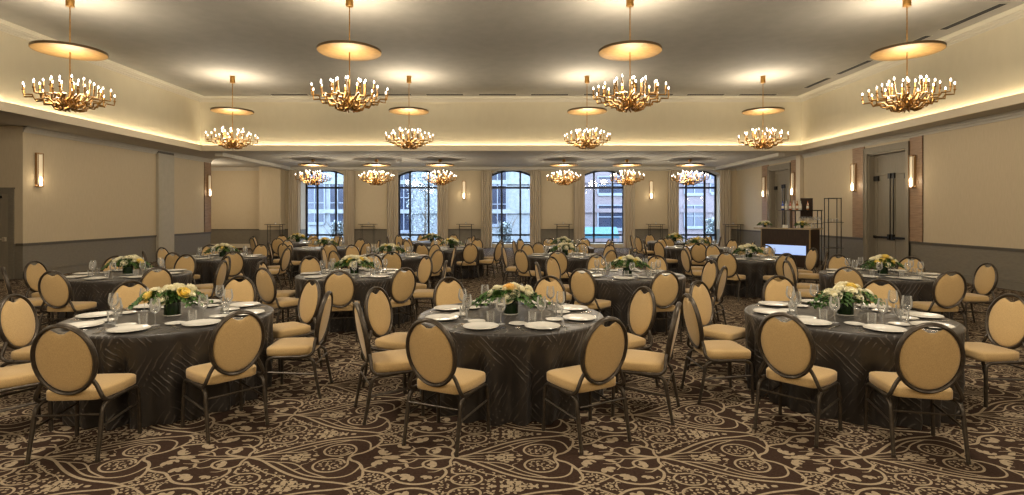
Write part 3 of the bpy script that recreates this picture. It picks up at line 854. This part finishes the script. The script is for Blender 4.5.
def centrepiece(x, y, z, label, seed, peach=False, scale=1.13, group='rose centrepieces on the tables'):
    rr = random.Random(seed); t = thing('flower_arrangement', (x, y, z), rr.uniform(-.3, .3)); t.scale = (scale,) * 3
    tag(t, label, 'flowers', group)
    v = part('vase', VASE, t); part('vase_foot', VFOOT, v)
    part('foliage', FOL[seed % 3], t)
    spots = []
    for i in range(17):
        g = i / 17; el = 1.45 - 1.30 * g ** .8; a = i * 2.39996 + rr.uniform(-.25, .25)
        cx, cy = 1.18, .95
        p = Vector((math.cos(a) * math.cos(el) * .165 * cx, math.sin(a) * math.cos(el) * .125 * cy, .125 + math.sin(el) * .105))
        p += Vector((rr.uniform(-.015, .015), rr.uniform(-.015, .015), rr.uniform(-.012, .015)))
        q = rr.random(); k = (3 if peach and i in (2,) else 2 if q < .2 else 0 if q < .6 else 1)
        d = (p - Vector((0, 0, .06))).normalized()
        o = part('rose', ROSES[k], t, p); o.rotation_euler = d.to_track_quat('Z', 'Y').to_euler(); s = rr.uniform(.85, 1.25); o.scale = (s, s, s)
    return t

def setting_thing(name, me_, loc, rz, label, cat, group):
    o = link(name, me_, None, loc); o.rotation_euler = (0, 0, rz); tag(o, label, cat, group); return o
def wineglass(loc, label, group):
    t = thing('wine_glass', loc); tag(t, label, 'glass', group)
    part('bowl', ME['wine_bowl'], t); part('stem', ME['wine_stem'], t); return t

for ti, (tx, ty, ang, soff, tname) in enumerate(TABLES):
    o = link('tablecloth', CL[ti % 3], None, (tx, ty, 0)); o.rotation_euler = (0, 0, R.uniform(0, 6))
    tag(o, 'floor-length crushed charcoal cloth over the ' + tname, 'tablecloth', 'charcoal tablecloths')
    front = ti < 3
    extra = {}
    if isinstance(ang, list):
        angs = [q[0] if isinstance(q, tuple) else q for q in ang]
        extra = {q[0]: q[1:] for q in ang if isinstance(q, tuple)}
    else: angs = [ang + 45 * k + R.uniform(-4, 4) for k in range(8)]; soff = ang
    taken = seat_names(angs)
    for a in angs:
        rr_, twist = extra.get(a, (1.165 + (0 if front else R.uniform(0, .03)), 0))
        t = math.radians(a); cx, cy = tx + rr_ * math.sin(t), ty - rr_ * math.cos(t)
        tw = math.radians(twist) if front or a in extra else R.uniform(-.05, .05)
        place_chair(cx, cy, t + tw, 'tan oval-back chair %s, %s seat, %s' % (view_words(a, cx, cy), DIRS[taken[a]], tname))
    # one setting per seat; settings keep an even spacing
    names8 = seat_names([soff + 45 * k for k in range(8)])
    for k in range(8):
        sa = soff + 45 * k
        t = math.radians(sa); f = Vector((-math.sin(t), math.cos(t))); rt = Vector((math.cos(t), math.sin(t)))
        def at(r, lat, z=0.0012): q = Vector((tx, ty)) - f * r + rt * lat; return (q.x, q.y, ZT + z)
        seat = '%s place of the %s' % (DIRS[names8[sa]], tname)
        j = lambda s=.008: R.uniform(-s, s)
        setting_thing('dinner_plate', ME['plate'], at(.690 + j(), j()), t, 'large white dinner plate at the ' + seat, 'plate', 'white dinner plates')
        if ti < 15:
            wineglass(at(.475 + j(.003), .097 + j(.003)), 'stemmed wine glass at the ' + seat, 'stemmed wine glasses')
        if ti < 11:
            setting_thing('water_tumbler', ME['tumbler'], at(.485 + j(.003), .006 + j(.003), .0012), t, 'straight-sided water tumbler at the ' + seat, 'glass', 'water tumblers')
        if ti < 11:
            setting_thing('bread_plate', ME['bread'], at(.485 + j(.002), -.135 + j(.002)), t, 'small white bread plate at the ' + seat, 'plate', 'small bread plates')
        if ti < 7:
            setting_thing('fork', ME['fork'], at(.70 + j(), -.188), t + j(.05), 'inner steel fork at the ' + seat, 'fork', 'steel forks')
            setting_thing('knife', ME['knife'], at(.70 + j(), .188), t + j(.05), 'steel knife at the ' + seat, 'knife', 'steel knives')
        if front:
            setting_thing('fork', ME['fork'], at(.70 + j(), -.215), t + j(.05), 'outer steel fork at the ' + seat, 'fork', 'steel forks')
    centrepiece(tx, ty, ZT + .001, 'low arrangement of cream roses and greenery on the ' + tname if ti != 1 else 'low cream rose arrangement with peach blooms on the ' + tname, 20 + ti, ti == 1)

# ------------------------------------------------------------------ chandeliers
ARMR = .0145
def arm_mesh(path):
    b = MB(); b.tube([(r, w, z) for r, z, w in path], [ARMR * 1.15] * (len(path) - 2) + [ARMR, ARMR * .9], 6)
    # drip cup
    r, z, w = path[-1]; b.lathe([(.010, -.02), (.026, -.004), (.028, .004), (.012, .006)], 8, (r, w, z))
    return b.mesh('arm', M['gold'], True, 40)
TIERS = [  # (count, path of (r, z, sideways)), z from the hub's foot
 (12, [(.07, .12, 0), (.10, .03, .01), (.17, -.01, -.03), (.25, .01, -.03), (.29, .085, .02), (.39, .075, .05), (.43, .15, .0), (.55, .14, -.02), (.59, .215, .02), (.72, .205, .03), (.73, .29, .03)]),
 (11, [(.06, .17, 0), (.10, .08, .03), (.18, .07, .03), (.22, .16, -.03), (.33, .155, -.03), (.37, .255, .03), (.51, .25, .03), (.53, .37, .02)]),
 (9, [(.05, .23, 0), (.10, .16, -.03), (.16, .18, -.02), (.19, .29, .03), (.30, .29, .03), (.31, .46, .0)]),
]
ARM = [arm_mesh(p) for _, p in TIERS]
CANDLE = MB().lathe([(.0115, 0), (.0125, .005), (.0125, .085), (.010, .09), (0, .09)], 8, cap=False).mesh('candle', M['gold'], True, 40)
BULB = MB().lathe([(0, 0), (.009, .004), (.0145, .020), (.0125, .034), (.006, .050), (0, .060)], 8, cap=False).mesh('bulb', M['bulb'], True, 80)
ROOT = MB()
for k in range(7):
    a = 2 * PI * k / 7
    ROOT.tube([(math.cos(a) * r, math.sin(a) * r, z) for r, z in ((.02, .15), (.045, .08), (.035, .03), (.07, -.005), (.095, .005))], [.011, .012, .012, .011, .008], 6)
ROOT = ROOT.mesh('root_curl', M['gold'], True, 40)
HUB = MB().lathe([(0, .06), (.03, .07), (.055, .11), (.062, .17), (.05, .24), (.028, .28), (.02, .36), (0, .37)], 14, cap=False).mesh('hub', M['gold'], True, 50)
DISC = MB(); DISC.lathe([(0, 0), (.60, 0), (.605, .003)], 48, cap=False); DISC.mi = 1; DISC.lathe([(.606, 0), (.612, .004), (.612, .046), (.606, .050), (.0, .050)], 48, cap=False)
DISC = DISC.mesh('disc', [M['gold_leaf'], M['gold_dark']], True, 40)

def chandelier(x, y, zc, zfoot, zdisc, label, seed, group):
    rr = random.Random(seed); h = zc - zfoot
    t = thing('chandelier', (x, y, zfoot), rr.uniform(0, 6)); tag(t, label, 'chandelier', group)
    part('hub', HUB, t); part('root_curls', ROOT, t)
    b = MB(); b.lathe([(.011, .33), (.011, h - .001)], 8); part('rod', b.mesh('rod', M['gold'], True, 60), t)
    b = MB(); cn = .21 if h > 2 else .11; b.lathe([(0, h - cn), (.070, h - cn), (.074, h - cn + .01), (.074, h), (0, h)], 20, cap=False); part('canopy', b.mesh('canopy', M['gold'], True, 40), t)
    part('disc', DISC, t, (0, 0, zdisc - zfoot))
    for ti, (n, path) in enumerate(TIERS):
        for k in range(n):
            a = 2 * PI * (k + .37 * ti) / n + rr.uniform(-.07, .07)
            arm = part('arm', ARM[ti], t); arm.rotation_euler = (0, 0, a); s = rr.uniform(.94, 1.03); arm.scale = (s, s, rr.uniform(.94, 1.06))
            r_, z_, w_ = path[-1]
            c = part('candle', CANDLE, arm, (r_, w_, z_ + .004)); part('bulb', BULB, arm, (r_, w_, z_ + .092))
    return t
ZFOOT, ZDISC = 3.77, 4.90
row1 = [((p - 511) / F * 10.7, 10.7) for p in (70, 349.5, 630, 907)]
row2 = [((p - 511) / F * 17.0, 17.0) for p in (232.5, 409, 587, 763)]
row3 = [((p - 511) / F * 23.4, 23.4) for p in (313, 376.5, 440, 564, 627, 690)]
seed = 0
CH = []
for nm, row, zc, zf, zd, grp in (('near row under the tray', row1, ZC - .012, ZFOOT, ZDISC, 'tray chandeliers'), ('far row under the tray', row2, ZC - .012, ZFOOT, ZDISC, 'tray chandeliers'), ('low row before the windows', row3, ZS, 2.965, 3.79, 'low chandeliers before the windows')):
    for k, (x, y) in enumerate(row):
        seed += 1
        chandelier(x, y, zc, zf, zd, 'gold branching chandelier under a disc, %s from left, %s' % (ordw[k], nm), seed, grp)

# lamps: LED uplighters on the discs, and added lamps for unseen, assumed rows overhead and behind the camera
def lamp(kind, name, loc, power, color, **kw):
    l = bpy.data.lights.new(name, kind); l.energy = power; l.color = color
    for k, v in kw.items(): setattr(l, k, v)
    o = bpy.data.objects.new(name, l); COL.objects.link(o); o.location = loc; return o
WARM = (1., .875, .69)
for (x, y) in row1 + row2:
    o = lamp('AREA', 'disc_uplight', (x, y, ZDISC + .06), 88, WARM, shape='DISK', size=1.2); o.rotation_euler = (PI, 0, 0)
    lamp('POINT', 'chandelier_lamp', (x, y, ZFOOT + .62), 95, WARM, shadow_soft_size=.3)
for (x, y) in row3:
    lamp('POINT', 'chandelier_lamp', (x, y, 2.965 + .56), 100, (1., .87, .66), shadow_soft_size=.25)
for (x, y) in row1:
    for yy in (4.4, -1.9):
        lamp('POINT', 'assumed_overhead_lamp', (x, yy, 4.25), 270 if abs(x) < 5 else 130, WARM, shadow_soft_size=.45)

lamp('POINT', 'alcove_fill', (-14.1, 24.5, 3.3), 75, WARM, shadow_soft_size=.2)  # unseen lamp added to brighten the alcove walls
# ------------------------------------------------------------------ sconces
def sconce(loc, nx, label, h=.92, w=.17, group='tall wall sconces'):
    """tall sconce; loc = foot centre on the wall; nx = direction of the wall's normal (+1/-1 along X, or 'y' facing -Y)"""
    t = thing('wall_sconce', loc, {1: 0, -1: PI, 'y': -PI / 2}[nx]); tag(t, label, 'sconce', group)
    b = MB(); b.box(0, .018, -w / 2, w / 2, 0, h); b.box(.018, .10, -w / 2, w / 2, 0, .02); b.box(.018, .10, -w / 2, w / 2, h - .02, h)
    for s in (-1, 1): b.box(.085, .10, *sorted((s * w / 2, s * (w / 2 - .012))), .02, h - .02)
    part('bracket', b.mesh('bracket', M['bronze'], False), t)
    b = MB(); b.box(.055, .075, -w / 2 + .02, w / 2 - .02, .06, h - .04); part('diffuser', b.mesh('diffuser', M['sconce_glass'], False), t)
    b = MB(); b.lathe([(.0, .03), (.026, .03), (.032, .06), (.032, .20), (.02, .27), (0, .28)], 12, (.09, 0, 0), False); part('lamp', b.mesh('lamp', M['sconce_lamp'], True), t)
    d = {1: (1, 0), -1: (-1, 0), 'y': (0, -1)}[nx]
    lamp('POINT', 'sconce_light', (loc[0] + d[0] * .2, loc[1] + d[1] * .2, loc[2] + .2), 4, (1., .80, .52), shadow_soft_size=.06)
    return t
sconce((XL, 14.85, 2.46), 1, 'lit wall sconce near the single door on the left')
sconce((XL + .03, 23.15, 2.46), 1, 'lit wall sconce on the wood panel ending the left wall')
sconce((XR - .03, 18.02, 2.46), -1, 'lit wall sconce on wood, far side of the nearer double door')
sconce((XR - .03, 15.38, 2.46), -1, 'lit wall sconce on wood, near side of the nearer double door')
sconce((XR - .03, 24.40, 2.46), -1, 'lit wall sconce on wood, far side of the farther double door')
sconce((XR - .03, 21.90, 2.46), -1, 'lit wall sconce on wood, near side of the farther double door')
sconce(((464 - 511) / F * YB, YB, 2.46), 'y', 'lit wall sconce between the second and third windows from left')
sconce(((651 - 511) / F * YB, YB, 2.46), 'y', 'lit wall sconce between the fourth and fifth windows from left')

# ------------------------------------------------------------------ ceiling vents
def vent(loc, L, W, along, label, group):
    t = thing('ceiling_vent', loc, 0 if along == 'x' else PI / 2); tag(t, label, 'vent', group)
    b = MB()
    for q in ((-L / 2, L / 2, -W / 2, -W / 2 + .01), (-L / 2, L / 2, W / 2 - .01, W / 2), (-L / 2, -L / 2 + .01, -W / 2 + .01, W / 2 - .01), (L / 2 - .01, L / 2, -W / 2 + .01, W / 2 - .01)): b.box(*q, -.008, 0)
    part('vent_frame', b.mesh('vent_frame', M['ventframe'], False), t)
    b = MB(); b.box(-L / 2 + .01, L / 2 - .01, -W / 2 + .01, W / 2 - .01, -.003, 0); part('vent_slot', b.mesh('vent_slot', M['slot'], False), t)
    b = MB()
    for k in (-1, 0, 1): b.box(-L / 2 + .02, L / 2 - .02, k * W / 5 - .004, k * W / 5 + .004, -.007, -.003)
    part('vent_blade', b.mesh('vent_blade', M['slot'], False), t)
VX = [290, 341, 393, 445, 497.5, 549.5, 602, 654, 705, 757]
for k, px in enumerate(VX):
    vent(((px - 511) / F * 19.7, 19.65, ZC - .001), 1.36, .26, 'x', 'long slot vent along the rear ceiling edge, %s from left' % ordw[k], 'slot vents along the rear ceiling edge')
for k, (yy, L) in enumerate(((11.9, 1.6), (13.75, 1.3), (16.0, 1.55), (17.9, 1.4))):
    vent((10.05, yy, ZC - .001), L, .20, 'y', 'dark linear vent on the right ceiling edge, %s from camera' % ordw[k], 'linear vents along the right ceiling edge')

# ------------------------------------------------------------------ bar
def bar_counter():
    t = thing('bar_counter', (9.44, 17.2, 0), math.atan2(1.3, -.92)); tag(t, 'dark wood bar with pale counter and glowing blue front panel', 'bar')
    L, D, H = 1.62, .62, 1.26     # local x along the front, from the near corner; local y: depth
    sg = -1
    b = MB(); b.box(0, L, *sorted((0, sg * D)), .06, H - .04); b.box(.03, L - .03, *sorted((sg * .03, sg * (D - .03))), 0, .06)
    part('body', b.mesh('body', M['barwood'], False), t)
    b = MB(); b.box(-.08, L + .22, *sorted((-sg * .09, sg * (D + .08))), H - .04, H); part('counter_top', b.mesh('counter_top', M['barcoun'], False), t)
    b = MB(); b.box(-.012, .028, *sorted((-sg * .012, sg * .02)), .0, H - .04); b.box(L - .02, L + .012, *sorted((-sg * .012, sg * .02)), 0, H - .04)
    part('edge_trim', b.mesh('edge_trim', M['bartrim'], False), t)
    b = MB(); b.box(.13, L - .16, *sorted((-sg * .001, -sg * .012)), .40, .70); part('light_panel', b.mesh('light_panel', M['barlit'], False), t)
    return t
bar = bar_counter()
BM = Matrix.Translation((9.44, 17.2, 0)) @ Matrix.Rotation(math.atan2(1.3, -.92), 4, 'Z')
def onbar(u, v, z=1.261): p = BM @ Vector((u, -v, z)); return p
p = onbar(.38, .25); centrepiece(p.x, p.y, p.z, 'cream rose arrangement on the near end of the bar', 77, False, .86, 'flowers on the bar')
p = onbar(1.62, .22); centrepiece(p.x, p.y, p.z, 'cream rose arrangement on the far end of the bar', 78, False, .86, 'flowers on the bar')
p = onbar(.06, .3); o = link('pitcher', MB().lathe([(0, 0), (.05, 0), (.055, .01), (.05, .14), (.058, .17), (.055, .17), (.046, .14), (.05, .015), (0, .012)], 16, cap=False).mesh('pitcher', M['glass'], True), None, p); tag(o, 'clear glass pitcher at the near corner of the bar', 'pitcher')
p = onbar(1.02, .42); o = link('napkin_caddy', MB().box(-.06, .06, -.06, .06, 0, .09).box(-.065, .065, -.065, .065, 0, .012).mesh('napkin_caddy', M['linen'], False), None, p); tag(o, 'small white napkin caddy midway along the bar counter', 'caddy')

# back-bar shelving: thin black posts
SHY = 18.5
def px(x, y=SHY): return (x - 511) / F * y
def pz(v, y=SHY): return EYE - (v - 213.3) / F * y
def shelf_unit(name, label, x0, x1, y, zs, ztop, posts, d=.24, skip_top=False):
    t = thing(name, ((x0 + x1) / 2, y, 0)); tag(t, label, 'shelf', 'back bar shelving'); w = (x1 - x0) / 2
    for xx in posts:
        for yy in (-d / 2, d / 2):
            b = MB(); b.box(xx - .010, xx + .010, yy - .010, yy + .010, 0, ztop); part('post', b.mesh('post', M['black'], False), t)
    for (z, a, c) in zs:
        b = MB(); b.box(a, c, -d / 2 - .02, d / 2 + .02, z - .018, z); part('shelf', b.mesh('shelf', M['darksteel'], False), t)
    b = MB()
    for yy in (-d / 2, d / 2): b.box(min(posts) - .014, max(posts) + .014, yy - .014, yy + .014, ztop - .028, ztop)
    part('top_rail', b.mesh('top_rail', M['black'], False), t)
    return t
xa, xb = px(826.5), px(839)
w = (xb - xa) / 2
shelf_unit('etagere', 'tall narrow black metal shelf at the right end of the bar', xa, xb, SHY, [(pz(222), -w - .06, w + .08), (pz(247.5), -w - .06, w + .08), (.18, -w, w)], pz(198), (-w, w))
xa, xb = px(783), px(818); xc = (xa + xb) / 2; w = (xb - xa) / 2
bshelf = shelf_unit('bottle_shelf', 'low black metal shelf holding bottles behind the bar', xa, xb, SHY, [(pz(210), -w - .10, w + .10), (pz(223.5), -w + .45, w + .10)], pz(210.2), (-w + .36, w + .05))
# a dark board behind the bottles, grouped with the shelf
b = MB(); c_ = px(809) - (px(783) + px(818)) / 2; b.box(c_ - .21, c_ + .21, .145, .170, pz(218.5), pz(198)); part('dark_board', b.mesh('dark_board', M['barwood'], False), bshelf)
BOT = MB().lathe([(0, 0), (.036, 0), (.038, .006), (.038, .17), (.030, .20), (.014, .225), (.013, .285), (.015, .29), (.015, .305), (0, .305)], 14, cap=False)
BL = MB().lathe([(.0386, .05), (.0386, .14)], 14, cap=False).mesh('bottle_label', M['label'], True)
for k, (pxx, m, w_) in enumerate(((782.5, 'bluebottle', 'deep blue'), (786, 'clearbottle', 'pale clear'), (790, 'redbottle', 'reddish'), (793.5, 'clearbottle', 'clear'), (797, 'amberbottle', 'amber'), (800.5, 'clearbottle', 'slim clear'), (807.5, 'amberbottle', 'amber'))):
    t = thing('bottle', (px(pxx, SHY - .05), SHY - .06, pz(210) + .002)); tag(t, '%s bottle on the upper bar shelf, %s from left' % (w_, ordw[k]), 'bottle', 'bottles behind the bar')
    s = R.uniform(.95, 1.1); t.scale = (1, 1, s)
    part('glass_body', BOT.mesh('bottle', M[m], True, 50), t); part('label', BL, t)
for k in range(8):
    xx = px(800 + 3.2 * k if k < 7 else 833)
    if k == 7: continue
    wineglass((xx, SHY - .02, pz(223.5) + .002), 'clear stemmed glass on the lower bar shelf, %s from left' % ordw[k], 'glasses on the bar shelf')
for k in range(4):
    o = link('water_tumbler', ME['tumbler'], None, (px(828 + 3 * k), SHY, pz(222) + .002)); tag(o, 'straight tumbler on the narrow black shelf, %s from left' % ordw[k], 'glass', 'tumblers on the narrow shelf')

# ------------------------------------------------------------------ tall thin-legged tables along the back wall
def cocktail():
    t = thing('console_table', (0, 0, 0)); w, d, h = .44, .18, 1.21
    b = MB(); b.box(-w, w, -d, d, h - .022, h); part('table_top', b.mesh('table_top', M['darksteel'], False), t)
    for sx in (-.30, .30):
        for sy in (-1, 1):
            b = MB(); b.box(sx - .010, sx + .010, sy * (d - .03) - .010, sy * (d - .03) + .010, 0, h - .022); part('leg', b.mesh('leg', M['darksteel'], False), t)
    b = MB(); b.box(-.30, .30, -.155, -.135, h - .14, h - .115); b.box(-.30, .30, .135, .155, h - .14, h - .115); part('rail', b.mesh('rail', M['black'], False), t)
    return t
c0 = cocktail()
LANT = MB().lathe([(0, 0), (.035, 0), (.037, .008), (.034, .09), (.031, .09), (.033, .012), (0, .01)], 12, cap=False).mesh('votive', M['glass'], True)
WAX = MB().lathe([(0, .0), (.024, 0), (.024, .05), (0, .052)], 10, cap=False).mesh('candle_wax', M['linen'], True)
where = ['before the pier at the far left', 'between the first and second windows', 'between the second and third windows', 'between the third and fourth windows', 'between the fourth and fifth windows', 'at the right back corner']
for k, (pxx, yy) in enumerate(((275, 26.55), (368, 27.0), (465.5, 27.0), (563, 27.0), (655.5, 27.0), (733, 26.6))):
    o = c0 if k == 0 else dup(c0); o.location = ((pxx - 511) / F * yy, yy, 0.001)
    tag(o, 'tall thin-legged black console table ' + where[k], 'table', 'thin black console tables along the back wall')
    t = thing('votive_candle', ((pxx - 511) / F * yy + .02, yy, 1.2125)); tag(t, 'small glass votive on the console table ' + where[k], 'candle', 'votives on the console tables')
    part('holder', LANT, t); part('wax', WAX, t, (0, 0, .012))

# ------------------------------------------------------------------ outside the windows
b = MB(); b.box(-60, 60, YB + .95, 90, -.35, -.25); o = struct('street', b, M['street'])
def building(name, x0, x1, y, h, m, wins, label, sills=None):
    t = thing(name, ((x0 + x1) / 2, y, -.25)); tag(t, label, 'building'); cx = (x0 + x1) / 2
    b = MB(); b.box(x0 - cx, x1 - cx, 0, 8, 0, h)
    for z in (h * .33, h * .66, h - .4): b.box(x0 - cx - .1, x1 - cx + .1, -.15, 0, z, z + .28)
    part('facade', b.mesh('facade', m, False), t)
    for (wx, wz, ww, wh) in wins:
        b = MB(); u = wx - cx; zz = wz + .25
        for q in ((u - ww / 2 - .08, u - ww / 2, zz - .08, zz + wh + .08), (u + ww / 2, u + ww / 2 + .08, zz - .08, zz + wh + .08), (u - ww / 2, u + ww / 2, zz - .2, zz), (u - ww / 2, u + ww / 2, zz + wh, zz + wh + .08), (u - .03, u + .03, zz, zz + wh), (u - ww / 2, u + ww / 2, zz + wh * .5 - .03, zz + wh * .5 + .03)):
            b.box(q[0], q[1], -.10, 0, q[2], q[3])
        f = part('window_frame', b.mesh('window_frame', M['winframe'], False), t)
        b = MB(); b.box(u - ww / 2, u + ww / 2, -.03, -.001, zz, zz + wh); part('glass', b.mesh('glass', M['winblue'], False), f)
    return t
YA = 37.0
bx = lambda p, y=YA: (p - 511) / F * y
bz = lambda v, y=YA: EYE - (v - 213.3) / F * y
building('street_building', -24, bx(552), YA, 6.0, M['stone'],
         [(bx(315), bz(222), 1.25, 2.6), (bx(338), bz(222), 1.0, 2.6), (bx(404), bz(230), .9, 4.4), (bx(497.5), bz(224), 1.15, 2.7), (bx(497.5), bz(183), 1.15, 1.7), (bx(315), bz(180), 1.25, 1.4), (bx(360), bz(222), 1.2, 2.6), (bx(452), bz(222), 1.2, 2.6)],
         'pale stone building across the street, beyond the left and middle windows')
building('street_building', bx(575), 26, YA + 1, 6.2, M['brick'],
         [(bx(612, 38), bz(228, 38), 1.9, 1.55), (bx(612, 38), bz(193, 38), 1.9, 1.1), (bx(694, 38), bz(226, 38), 1.3, 1.4), (bx(694, 38), bz(193, 38), 1.3, 1.1), (bx(717, 38), bz(192, 38), .9, 1.2), (bx(650, 38), bz(228, 38), 1.6, 1.55), (bx(735, 38), bz(226, 38), 1.3, 1.4)],
         'pinkish brick building across the street, beyond the right windows')
t = thing('street_awning', (bx(600, 34), 34, -.25)); tag(t, 'turquoise awning outside the fourth window', 'awning')
b = MB(); b.add([(-1.0, 0, .62), (1.2, 0, .62), (1.2, .9, 1.12), (-1.0, .9, 1.12), (-1.0, 0, .42), (1.2, 0, .42), (1.2, .9, 1.07), (-1.0, .9, 1.07)], [(0, 1, 2, 3), (4, 5, 1, 0), (7, 6, 5, 4), (3, 2, 6, 7), (1, 5, 6, 2), (4, 0, 3, 7)]); part('canopy', b.mesh('canopy', M['awning'], False), t)
for xx in (-.95, 1.15):
    b = MB(); b.box(xx - .03, xx + .03, .05, .11, 0, .46); part('post', b.mesh('post', M['winframe'], False), t)
def tree(x, y, h, label, seed):
    rr = random.Random(seed); t = thing('street_tree', (x, y, -.25)); tag(t, label, 'tree', 'young street trees')
    b = MB(); b.tube([(0, 0, 0), (.04, 0, h * .4), (0, .03, h * .8)], [.09, .06, .03], 8)
    for i in range(12):
        a = rr.uniform(0, 6.3); z0 = h * rr.uniform(.25, .75); L = rr.uniform(.5, 1.0); b.tube([(0, 0, z0), (math.cos(a) * L * .6, math.sin(a) * L * .6, z0 + .4), (math.cos(a) * L, math.sin(a) * L, z0 + .9)], [.03, .018, .008], 5)
    part('trunk', b.mesh('trunk', M['bark'], True), t)
    b = MB()
    for i in range(1100):
        a = rr.uniform(0, 6.3); q = rr.random() ** .5 * min(1.15, .30 * h); z = h * rr.uniform(.18, 1.05); q *= (1 - .5 * abs(z / h - .55))
        d = Vector((rr.uniform(-1, 1), rr.uniform(-1, 1), rr.uniform(-.6, .6)))
        leaf_quad(b, (math.cos(a) * q, math.sin(a) * q, z), d, (0, 0, 1), rr.uniform(.12, .2), .09)
    part('foliage', b.mesh('foliage', M['paleleaf'], True, 80), t)
tree(bx(425, 33), 33, 4.6, 'pale-leaved young tree outside the second window', 1)
tree(bx(505, 32), 32, 1.35, 'small shrub-like tree outside the third window', 2)
tree(bx(713, 33), 33, 1.6, 'small pale tree outside the fifth window', 3)
tree(bx(338, 32), 32, 1.4, 'small pale tree outside the first window', 4)

# ------------------------------------------------------------------ sky, camera, view
w = bpy.data.worlds.new('sky'); sc.world = w; w.use_nodes = True
bg = w.node_tree.nodes['Background']; bg.inputs['Color'].default_value = (.58, .75, 1.0, 1); bg.inputs['Strength'].default_value = 13.5

cam = bpy.data.cameras.new('camera'); co = bpy.data.objects.new('camera', cam); COL.objects.link(co)
co.location = (0, 0, EYE); co.rotation_euler = (PI / 2, 0, 0)
cam.sensor_width = 36; cam.lens = F / 1024 * 36; cam.shift_y = -(247.5 - 213.3) / 1024; cam.shift_x = 1 / 1024
cam.clip_end = 300; sc.camera = co
vs_ = sc.view_settings; vs_.view_transform = 'Standard'; vs_.look = 'None'; vs_.exposure = 0.36; vs_.gamma = 1.0
vs_.use_curve_mapping = False
cy = sc.cycles; cy.use_denoising = True; cy.max_bounces = 8; cy.transparent_max_bounces = 24; cy.sample_clamp_indirect = 6.0
cy.caustics_reflective = False; cy.caustics_refractive = False
